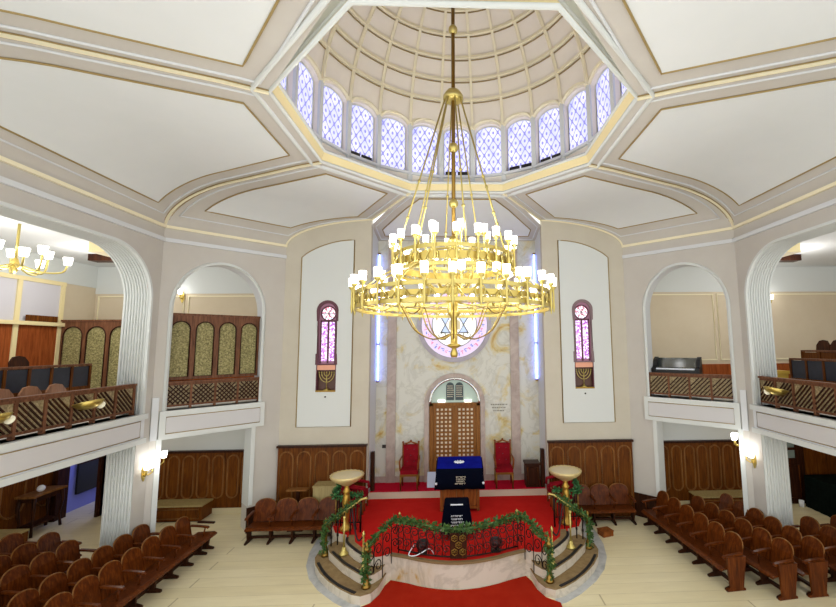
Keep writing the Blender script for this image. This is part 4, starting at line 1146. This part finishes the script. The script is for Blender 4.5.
def seat(name, x, y, s, zb, h, label, wm, group):
    t = thing(name, label, 'chair', (x, y, zb), 0, group)
    m = MB(); m.slab([(-.17, .3), (.17, .3), (.17, h-.12), (.1, h-.02), (0, h), (-.1, h-.02), (-.17, h-.12)], [], lambda u, v: (s*(.04+.12*(v-.3)), u, v), (s*.03, 0, 0)); m.build('backrest', wm, t)
    m = MB(); m.box(*sorted((-s*.2, s*.08)), -.17, .17, .28, .31); m.build('seat', wm, t)
    for a in (-.14, .14):
        m = MB(); m.box(*sorted((-s*.15, s*.08)), a-.015, a+.015, 0, .28); m.build('leg', WOODD, t)
ordn = ['nearest the cane screen', 'second from the cane screen', 'third from the cane screen', 'fourth from the cane screen']
for k in range(4):
    seat('theatre_chair', -6.75, 7.3-k*.42, -1, ZG, .615, 'pale wooden seat before the navy pew front, %s' % ordn[k], SEATTAN, 'pale seats behind the gallery parapet')
for k in range(3):
    seat('gallery_chair', -8.0, 7.9-k*.5, -1, ZG+.3, .78, 'dark round backed chair behind the navy pew front, %s' % ordn[k], WOODD, 'dark chairs behind the pew front')
m = MB(); m.box(-8.7, -7.75, 4.5, 8.6, ZG-.02, ZG+.3); struct(m.build('floor_tier_left', WOODP))
m = MB(); m.box(7.6, 10.8, 4.5, 9.2, ZG-.02, ZG+.3); struct(m.build('floor_tier_right', WOODP))
m = MB(); m.box(8.15, 10.8, 4.5, 9.2, ZG+.28, ZG+.6); struct(m.build('floor_tier_top', WOODP))
desk(7.8, 5.4, 8.95, 3.68, 'brown pew front one tier behind the navy panels', 8, 1, WOODP)
for k in range(3):
    seat('gallery_chair', 8.35, 9.1-k*.36, 1, ZG+.6, .66, 'dark seat on the top tier of the keyboard gallery, %s the end wall' % ['nearest', 'second from', 'third from'][k], WOODD, 'dark seats on the top tier')
for k in range(3):
    t = thing('seat_cushion', 'violet cushion on the seat behind the lattice parapet, %s the yellow box' % ['nearest', 'second from', 'third from'][k], 'cushion', (6.75, 8.2-k*.46, ZG), 0, 'violet seat cushions')
    m = MB(); m.box(-.14, .14, -.13, .13, .36, .46); m.build('pad', mat('violet_pad%d' % k, '#4a4590', .7), t)
    m = MB(); m.box(-.16, .16, -.15, .15, .0, .36); m.build('seat_block', WOODP, t)
t = thing('yellow_box', 'yellow box on the gallery floor beside the navy pew front', 'box', (7.7, 9.75, ZG))
m = MB(); m.slab([(-.22, 0), (.22, 0), (.26, .46), (-.26, .46)], [], lambda u, v: (u, -.15, v), (0, .3, 0)); m.build('body', YELLOWB, t)
m = MB(); m.box(-.28, .28, -.17, .17, .46, .53); m.build('lid', YELLOWB, t)
# keyboard behind the right niche
e, no, fd, LD = FD[1]
ang = math.atan2(e.y, e.x)
t = thing('organ_keyboard', 'black electronic organ behind the niche parapet', 'keyboard', tuple(Vector(fd(1.36, 0, .42))+Vector((0, 0, ZG))), ang+PI)
m = MB(); m.box(-.5, .5, -.14, .14, .05, .62); m.build('body', BLACK, t)
for xx in (-.5, .41):
    m = MB(); m.slab([(-.14, .6), (.14, .6), (.14, .9), (.02, .84), (-.04, .68), (-.14, .64)], [], lambda u, v: (xx, u, v), (.09, 0, 0)); m.build('cheek', BLACK, t)
m = MB(); m.slab([(.06, .62), (.13, .62), (.13, .88), (.1, .88)], [], lambda u, v: (-.42, u, v), (.84, 0, 0)); m.build('music_rest', GLASSD, t)
m = MB(); m.box(-.4, .4, -.13, .0, .62, .65); m.build('white_keys', EMBW, t)
m = MB()
for k in range(24): m.box(-.39+k*.033, -.375+k*.033, -.07, .0, .65, .665)
m.build('black_keys', BLACK, t)

# brass uplighter bowls on the parapets
for (x, y, lab, s) in ((-5.58, 6.5, 'brass bowl lamp on the parapet near the fluted pier, cane screen side', -1), (-5.58, 5.2, 'brass bowl lamp farther along the parapet, cane screen side', -1), (5.56, 7.02, 'brass bowl lamp on the lattice parapet of the keyboard side', 1)):
    t = thing('bowl_lamp', lab, 'lamp', (x, y, 3.0), 0, 'brass bowl lamps')
    m = MB(); m.lathe([(0, -.07), (.08, -.06), (.15, -.02), (.19, .04), (.18, .045), (.12, 0), (0, -.02)], (0, 0, 0), 18, Matrix.Rotation(s*.25, 4, 'Y')); m.build('bowl', BRASS, t)
    m = MB(); m.lathe([(0, 0), (.055, 0), (.055, .02), (0, .02)], (-s*.03, .19 if s < 0 else .17, -.03), 16, Matrix.Rotation(1.1, 4, 'X')); m.build('lens', mat('lens', '#e8e4cc', .3, 0, '#fff6d8', .15) if 'lens' not in MATS else MATS['lens'], t)
    m = MB(); m.tube([(0, 0, -.03), (s*.1, 0, -.08), (s*.14, 0, -.08)], .014, 6); m.build('bracket', BRASSD, t)

# ------------------------------------------------------------------ lower aisle furniture
def chest(x0, x1, y0, y1, h, label):
    t = thing('radiator_chest', label, 'chest', ((x0+x1)/2, (y0+y1)/2, 0), 0, 'wooden radiator chests'); w, d = (x1-x0)/2, (y1-y0)/2
    m = MB(); m.box(-w, w, -d, d, .03, h-.03); m.build('body', WOODP, t)
    m = MB(); m.box(-w-.02, w+.02, -d-.03, d, h-.03, h); m.build('top', OAK, t)
    m = MB(); m.tube([(a, -d-.004, b) for a, b in ((-w+.12, .08), (w-.06, .08), (w-.06, h-.09), (-w+.12, h-.09))], .014, 4, closed=True); m.build('front_bead', WOODM, t)
    m = MB(); m.box(-w+.05, w-.05, -d+.03, d-.03, 0, .03); m.build('plinth', WOODD, t)
chest(-6.9, -5.72, 9.72, 10.12, .36, 'low wooden chest with pale top below the oval panelling')
chest(5.5, 6.9, 9.5, 9.88, .36, 'low wooden chest behind the seat rows on the keyboard side')
chest(-9.12, -8.3, 8.1, 8.6, .4, 'low chest with pale top beside the console table')
t = thing('console_table', 'dark console table with shaped legs against the panelled wall', 'table', (-8.92, 9.45, 0), 0)
m = MB(); m.slab([(-.2, -.36), (.2, -.36), (.16, -.14), (.16, .14), (.2, .36), (-.2, .36)], [], lambda u, v: (u, v, .78), (0, 0, .04)); m.build('table_top', WOODM, t)
m = MB(); m.box(-.15, .15, -.3, .3, .68, .78); m.build('apron', WOODD, t)
for a in (-.14, .14):
    for b in (-.3, .3):
        m = MB(); m.tube([(a, b, .78), (a*1.15, b*1.04, .55), (a*.9, b*.96, .25), (a*1.1, b*1.04, 0)], [.035, .03, .02, .028], 8); m.build('leg', WOODD, t)
m = MB(); m.box(-.12, .12, -.29, .29, .18, .21); m.build('lower_shelf', WOODD, t)
m = MB(); m.ball((0, 0, .07), .07, 12)
tag(m.build('white_globe', EMBW, None, (-8.92, 9.42, .817)), 'round white ornament resting on the console table', 'ornament')
m = MB(); m.box(-9.17, -9.05, 9.92, 10.2, 0, 2.12); tag(m.build('tall_cupboard', WOODD), 'tall dark cupboard edge beside the blue-lit corridor', 'cupboard')
m = MB(); m.box(-9.29, -9.24, 10.3, 12.2, 0, 2.15); struct(m.build('wall_corridor', LILACLIT))
m = MB(); m.box(-9.4, -8.4, 12.2, 12.3, 0, 2.2); struct(m.build('wall_corridor_end', LILACLIT))
t = thing('corridor_door', 'dark green-brown door panel in the blue-lit corridor', 'door', (-9.21, 11.2, .36))
m = MB(); m.box(-.02, .03, -.62, .62, 0, 1.5); m.build('door_leaf', mat('dark_green', '#232317', .5), t)
m = MB(); m.box(.03, .05, -.6, .6, .7, .73); m.build('mid_rail', WOODD, t)
m = MB(); m.box(-8.36, -8.3, 10.12, 10.2, 0, 2.15); trim(m, WOODD)
m = MB(); m.box(-8.3, -8.25, 10.2, 12.2, 0, 2.2); struct(m.build('wall_corridor_side', LILACLIT))
# right aisle: glazed wood door, black draped table, cup
t = thing('glazed_door', 'dark wooden door with a column of small glass panes by the black table', 'door', (8.1, 9.93, 0))
hz = [1.06+.25*k for k in range(5)]
m = MB(); m.slab([(-.3, 0), (.3, 0), (.3, 2.1), (-.3, 2.1)], [[(-.1, z), (.1, z), (.1, z+.19), (-.1, z+.19)] for z in hz if z+.19 < 2.1], lambda u, v: (u, -.04, v), (0, .05, 0)); m.build('door_leaf', WOODD, t)
for z in hz:
    if z+.19 < 2.1: m = MB(); m.box(-.11, .11, -.01, .005, z, z+.19); m.build('pane', mat('grey_pane', '#7f8d88', .2) if 'grey_pane' not in MATS else MATS['grey_pane'], t)
m = MB(); m.tube([(a, -.045, b) for a, b in ((-.15, .15), (.15, .15), (.15, .9), (-.15, .9))], .012, 4, closed=True); m.build('panel_bead', WOODP, t)
m = MB(); m.ball((-.25, -.06, 1.0), .025, 8); m.build('handle', BRASS, t)
m = MB(); m.box(8.43, 9.25, 9.88, 9.95, 0, 2.1); struct(m.build('wall_panelling_end_right', WOODP))
m = MB(); 
prev = None
hem = [(8.22, 9.72), (8.22, 9.05), (9.15, 9.05), (9.15, 9.72)]
t = thing('draped_table', 'table hidden under a floor length black cloth in the aisle', 'table', (8.68, 9.4, 0))
pts = []
for (a, b) in zip(hem, hem[1:]+hem[:1]):
    for k in range(10): pts.append((a[0]+(b[0]-a[0])*k/10-8.68, a[1]+(b[1]-a[1])*k/10-9.4))
m = MB(); lo = [m.bm.verts.new((x*(1.03+.02*math.sin(i*2.2)), y*(1.03+.02*math.sin(i*2.2)), .0)) for i, (x, y) in enumerate(pts)]; hi = [m.bm.verts.new((x, y, .72)) for x, y in pts]
for i in range(len(pts)): m.bm.faces.new((lo[i], lo[(i+1) % len(pts)], hi[(i+1) % len(pts)], hi[i]))
m.bm.faces.new(hi); m.build('cloth', CLOTHBK, t)
m = MB(); m.box(-.4, .4, -.28, .28, .66, .70); m.build('table_top', WOODD, t)
m = MB(); m.lathe([(0, 0), (.05, 0), (.055, .14), (.045, .14), (.04, .02), (0, .02)], (0, 0, 0), 14); tag(m.build('paper_bin', EMBW, None, (8.1, 9.72, 0)), 'small white cup on the floor beside the black draped table', 'cup')

# ------------------------------------------------------------------ sconces
LAMPS = []
def sconce(x, y, z, dx, dy, label, n=2, lit=6):
    """brass wall light; (dx,dy) points away from the wall"""
    t = thing('wall_sconce', label, 'lamp', (x, y, z), math.atan2(dy, dx), 'brass wall sconces')
    m = MB(); m.slab([(0, -.2), (.05, -.1), (.045, .02), (0, .1), (-.045, .02), (-.05, -.1)], [], lambda u, v: (0, u, v), (.02, 0, 0)); m.build('backplate', BRASS, t)
    for k in range(n):
        a = (k-(n-1)/2)*.14
        m = MB(); m.tube([(.01, 0, -.06), (.06, a*.5, -.1), (.11, a, -.06), (.11, a, .0)], .012, 6); m.lathe([(0, 0), (.03, .005), (.035, .02), (0, .02)], (.11, a, 0), 10); m.build('arm', BRASS, t)
        m = MB(); m.lathe([(0, .02), (.04, .02), (.055, .14), (0, .14)], (.11, a, 0), 12); m.build('shade', SHADE, t)
    LAMPS.append((x+dx*.22, y+dy*.22, z+.12, lit, .06))
e, no, fd, LD = FD[-1]
sconce(-W, 7.84, 1.66, 1, 0, 'lit brass sconce on the pier of the cane screen side')
sconce(5.68, 7.84, 1.66, -1, 0, 'lit brass sconce on the pier of the keyboard side')
sconce(5.55, 8.6, 1.86, -.7, -.7, 'lit brass sconce in the niche opening behind the keyboard side pier') if False else None
p = Vector(fd(.19, 0, .3)); sconce(p.x-.02, p.y, 1.72, -no.y*0+.73, .68, 'lit brass sconce inside the opening beside the oval panelling', 1)
p = Vector(FD[1][2](.19, 0, .3)); sconce(p.x, p.y, 1.86, -.73, .68, 'lit brass sconce inside the opening on the keyboard side', 2)
sconce(8.5, 10.72, 5.0, 0, -1, 'lit brass sconce on the gallery end wall above the yellow box', 1, 3)
sconce(-7.1, 10.72, 5.2, 0, -1, 'brass sconce on the gallery wall above the cane screen', 1, 2)

# ------------------------------------------------------------------ chandeliers
CH = thing('brass_chandelier', 'huge two tier brass chandelier of white shades hanging under the dome', 'chandelier', (-.05, ZC, 3.68))
zz = lambda z: z-3.68
m = MB(); m.tube([(0, 0, zz(3.95)), (0, 0, zz(10.7))], .028, 8); m.build('central_rod', BRASSD, CH)
for z, r in ((8.57, .07), (6.71, .075), (5.87, .07)):
    m = MB(); m.ball((0, 0, zz(z)), r, 14); m.build('rod_ball', BRASSB, CH)
m = MB(); m.lathe([(0, .12), (.04, .12), (.1, .08), (.15, .0), (.15, -.05), (.1, -.07), (0, -.07)], (0, 0, zz(7.5)), 18); m.build('chain_hub', BRASSB, CH)
m = MB(); m.lathe([(0, 0), (.04, .0), (.055, .05), (.03, .12), (.09, .15), (.1, .17), (.05, .19), (.045, .55), (.09, .6), (.06, .65), (.05, 1.6), (.09, 1.64), (.05, 1.7), (0, 1.72)], (0, 0, 0), 16); m.build('bottom_finial', BRASS, CH)
for k in range(8):
    a = 2*PI*k/8+.2
    P0 = Vector((.12*math.cos(a), .12*math.sin(a), zz(7.46))); P1 = Vector((.8*math.cos(a), .8*math.sin(a), zz(5.1)))
    m = MB(); m.tube([P0, P1], .012, 6)
    for q in (.55, .78): m.ball(P0+(P1-P0)*q, .025, 8)
    m.build('suspension_chain', BRASSB, CH)
def hoop(r, z0, z1, n, name, amp):
    m = MB()
    for z in (z0, z1): m.tube([(r*math.cos(2*PI*k/64), r*math.sin(2*PI*k/64), zz(z)) for k in range(64)], .016, 6, closed=True, sq=(.03, .045))
    g = 2*n
    m.tube([(r*math.cos(2*PI*k/g), r*math.sin(2*PI*k/g), zz(z0 if k % 2 else z1)) for k in range(g)], .012, 5, closed=True)
    for k in range(n):
        a = 2*PI*k/n; c = Vector((r*math.cos(a), r*math.sin(a), zz((z0+z1)/2)))
        tt = Vector((-math.sin(a), math.cos(a), 0)); R = (z1-z0)*.32
        m.tube([c+tt*R*math.cos(q)+Vector((0, 0, R*math.sin(q))) for q in [2*PI*i/10 for i in range(10)]], .01, 4, closed=True)
    o = m.build(name, BRASSB, CH)
    m = MB()
    N_ = 64
    lo = [m.bm.verts.new((r*.985*math.cos(2*PI*k/N_), r*.985*math.sin(2*PI*k/N_), zz(z0+.06))) for k in range(N_)]; hi = [m.bm.verts.new((r*.985*math.cos(2*PI*k/N_), r*.985*math.sin(2*PI*k/N_), zz(z1-.07))) for k in range(N_)]
    for k in range(0, N_): 
        m.bm.faces.new((lo[k], lo[(k+1) % N_], hi[(k+1) % N_], hi[k]))
    m.build('pierced_band', BRASS, o)
hoop(1.33, 4.34, 4.53, 28, 'lower_ring', .1); hoop(.82, 4.84, 5.07, 20, 'upper_ring', .1)
for k in range(12):
    a = 2*PI*k/12
    m = MB(); m.tube([(.82*math.cos(a), .82*math.sin(a), zz(4.86)), (1.08*math.cos(a), 1.08*math.sin(a), zz(4.72)), (1.33*math.cos(a), 1.33*math.sin(a), zz(4.5))], .014, 6); m.build('ring_strut', BRASSB, CH)
for k in range(10):
    a = 2*PI*(k+.5)/10
    pts = [(.06, 4.0), (.3, 3.93), (.55, 4.05), (.7, 4.3), (.82, 4.45), (1.1, 4.36), (1.32, 4.4)]
    m = MB(); m.tube([tuple(q) for q in smooth([(r*math.cos(a), r*math.sin(a), zz(z)) for r, z in pts], 4)], .009, 6); m.build('lower_scroll', BRASSD if k % 2 else BRASS, CH)
    pts = [(.07, 4.7), (.25, 4.62), (.42, 4.78), (.5, 5.0), (.62, 5.06), (.8, 4.95)]
    m = MB(); m.tube([tuple(q) for q in smooth([(r*math.cos(a), r*math.sin(a), zz(z)) for r, z in pts], 4)], .014, 6); m.build('upper_scroll', BRASS, CH)
shade_me = arm_me = None
tiers = [(1.37, 4.62, 28, 0., .30), (1.0, 4.72, 14, .1, .26), (.86, 5.215, 20, .05, .32), (.5, 5.37, 8, .2, .4)]
for (r, z, n, ph, drop) in tiers:
    for k in range(n):
        a = 2*PI*k/n+ph-PI/2
        loc = (r*math.cos(a), r*math.sin(a), zz(z))
        if shade_me is None:
            m = MB(); m.lathe([(0, 0), (.041, 0), (.047, .11), (.042, .11), (.036, .01), (0, .01)], (0, 0, 0), 12); so = m.build('shade', SHADE, CH); shade_me = so.data
            m = MB(); m.lathe([(0, -.36), (.008, -.34), (.02, -.28), (.014, -.22), (.014, -.05), (.03, -.03), (.042, -.01), (.042, .0), (0, .0)], (0, 0, 0), 8); ao = m.build('lamp_arm', BRASSB, CH); arm_me = ao.data
        else:
            so = bpy.data.objects.new('shade', shade_me); col.objects.link(so); so.parent = CH
            ao = bpy.data.objects.new('lamp_arm', arm_me); col.objects.link(ao); ao.parent = CH
        so.location = loc; ao.location = loc
# inner tier carriers
for (r, z, n) in ((1.0, 4.45, 14), (.5, 5.1, 8)):
    m = MB(); m.tube([(r*math.cos(2*PI*k/40), r*math.sin(2*PI*k/40), zz(z)) for k in range(40)], .014, 6, closed=True)
    for k in range(6):
        a = 2*PI*k/6; m.tube([(r*math.cos(a), r*math.sin(a), zz(z)), (.04*math.cos(a), .04*math.sin(a), zz(z))], .01, 5)
    m.build('inner_ring', BRASSB, CH)
for k in range(8):
    a = 2*PI*k/8
    LAMPS.append((1.2*math.cos(a), ZC+1.2*math.sin(a), 4.66, 17, .12))
for k in range(4):
    a = 2*PI*k/4+.4
    LAMPS.append((.72*math.cos(a), ZC+.72*math.sin(a), 5.26, 14, .12))
def small_chandelier(x, y, z, label):
    t = thing('gallery_chandelier', label, 'chandelier', (x, y, z), 0, 'gallery chandeliers')
    m = MB(); m.tube([(0, 0, 0), (0, 0, 5.94-z)], .02, 8); m.build('rod', BRASSB, t)
    m = MB(); m.lathe([(0, -.16), (.03, -.12), (.07, -.04), (.05, .03), (.03, .1), (0, .12)], (0, 0, 0), 14); m.build('body', BRASS, t)
    for k in range(10):
        a = 2*PI*k/10; r = .62 if k % 2 else .42; zt = .06 if k % 2 else .18
        m = MB(); m.tube([tuple(q) for q in smooth([(.04*math.cos(a), .04*math.sin(a), 0), (r*.5*math.cos(a), r*.5*math.sin(a), -.1), (r*.9*math.cos(a), r*.9*math.sin(a), -.08), (r*math.cos(a), r*math.sin(a), zt)], 4)], .016, 6); m.build('arm', BRASSB, t)
        m = MB(); m.lathe([(0, 0), (.05, 0), (.07, .13), (0, .13)], (r*math.cos(a), r*math.sin(a), zt), 12); m.build('shade', SHADE, t)
    LAMPS.append((x, y, z-.3, 40, .3))
small_chandelier(-7.35, 6.95, 5.25, 'brass chandelier with white shades in the gallery beyond the big arch')

# ------------------------------------------------------------------ lights
SUNW = 60.
def lamp(x, y, z, e, r, c='#f2f5f6'):
    l = bpy.data.lights.new('lamp', 'POINT'); l.energy = e; l.shadow_soft_size = r; l.color = lin(c)[:3]
    o = bpy.data.objects.new('lamp', l); o.location = (x, y, z); col.objects.link(o)
for a in LAMPS: lamp(*a)
for s in (-1, 1):   # point lamps inside the galleries and aisles, no fittings modelled
    lamp(s*7.6, 8.8, 5.4, 60, .3, '#fbf8f2'); lamp(s*7.6, 6.0, 5.4, 60, .3, '#fbf8f2')
    lamp(s*7.3, 8.9, 1.95, 14, .2, '#fff0dc'); lamp(s*7.3, 6.3, 1.95, 14, .2, '#fff0dc')
lamp(-8.7, 11.2, 1.7, 22, .15, '#a8b4ff')  # added bluish lamp in the corridor, in place of daylight
w = bpy.data.worlds.new('World'); scene.world = w; w.use_nodes = True
w.node_tree.nodes['Background'].inputs[0].default_value = lin('#f3f5f4'); w.node_tree.nodes['Background'].inputs[1].default_value = 1.5  # even off-white surround, fill light through the hall's open near end

# ------------------------------------------------------------------ scale to metres
done = set()
for o in list(scene.objects):
    o.location = o.location*U
    if o.type == 'MESH':
        for md in o.modifiers: md.thickness *= U
        if o.data.name not in done:
            done.add(o.data.name); o.data.transform(Matrix.Scale(U, 4))

# ------------------------------------------------------------------ camera
f, pi_, ya, ro, sx = 406.19, .1048, .0407, .0088, 55.95
cam = bpy.data.cameras.new('Camera'); co = bpy.data.objects.new('Camera', cam); col.objects.link(co)
cam.sensor_fit = 'HORIZONTAL'; cam.sensor_width = 36; cam.lens = f/836*36; cam.shift_x = -sx/836; cam.clip_start = .05
rx = Vector((math.cos(ya), -math.sin(ya), 0)); rz = Vector((math.sin(ya), math.cos(ya), 0)); ry = Vector((0, 0, 1))
c, s_ = math.cos(pi_), math.sin(pi_); ry, rz = ry*c-rz*s_, ry*s_+rz*c
c, s_ = math.cos(ro), math.sin(ro); rx, ry = rx*c-ry*s_, rx*s_+ry*c
M = Matrix.Identity(4)
for i in range(3): M[i][0], M[i][1], M[i][2] = rx[i], ry[i], -rz[i]
M.translation = Vector((0, 0, 3.83*U)); co.matrix_world = M
scene.camera = co
scene.view_settings.view_transform = 'Standard'; scene.view_settings.look = 'None'
scene.view_settings.exposure = .42; scene.view_settings.gamma = 1.
scene.view_settings.use_curve_mapping = False
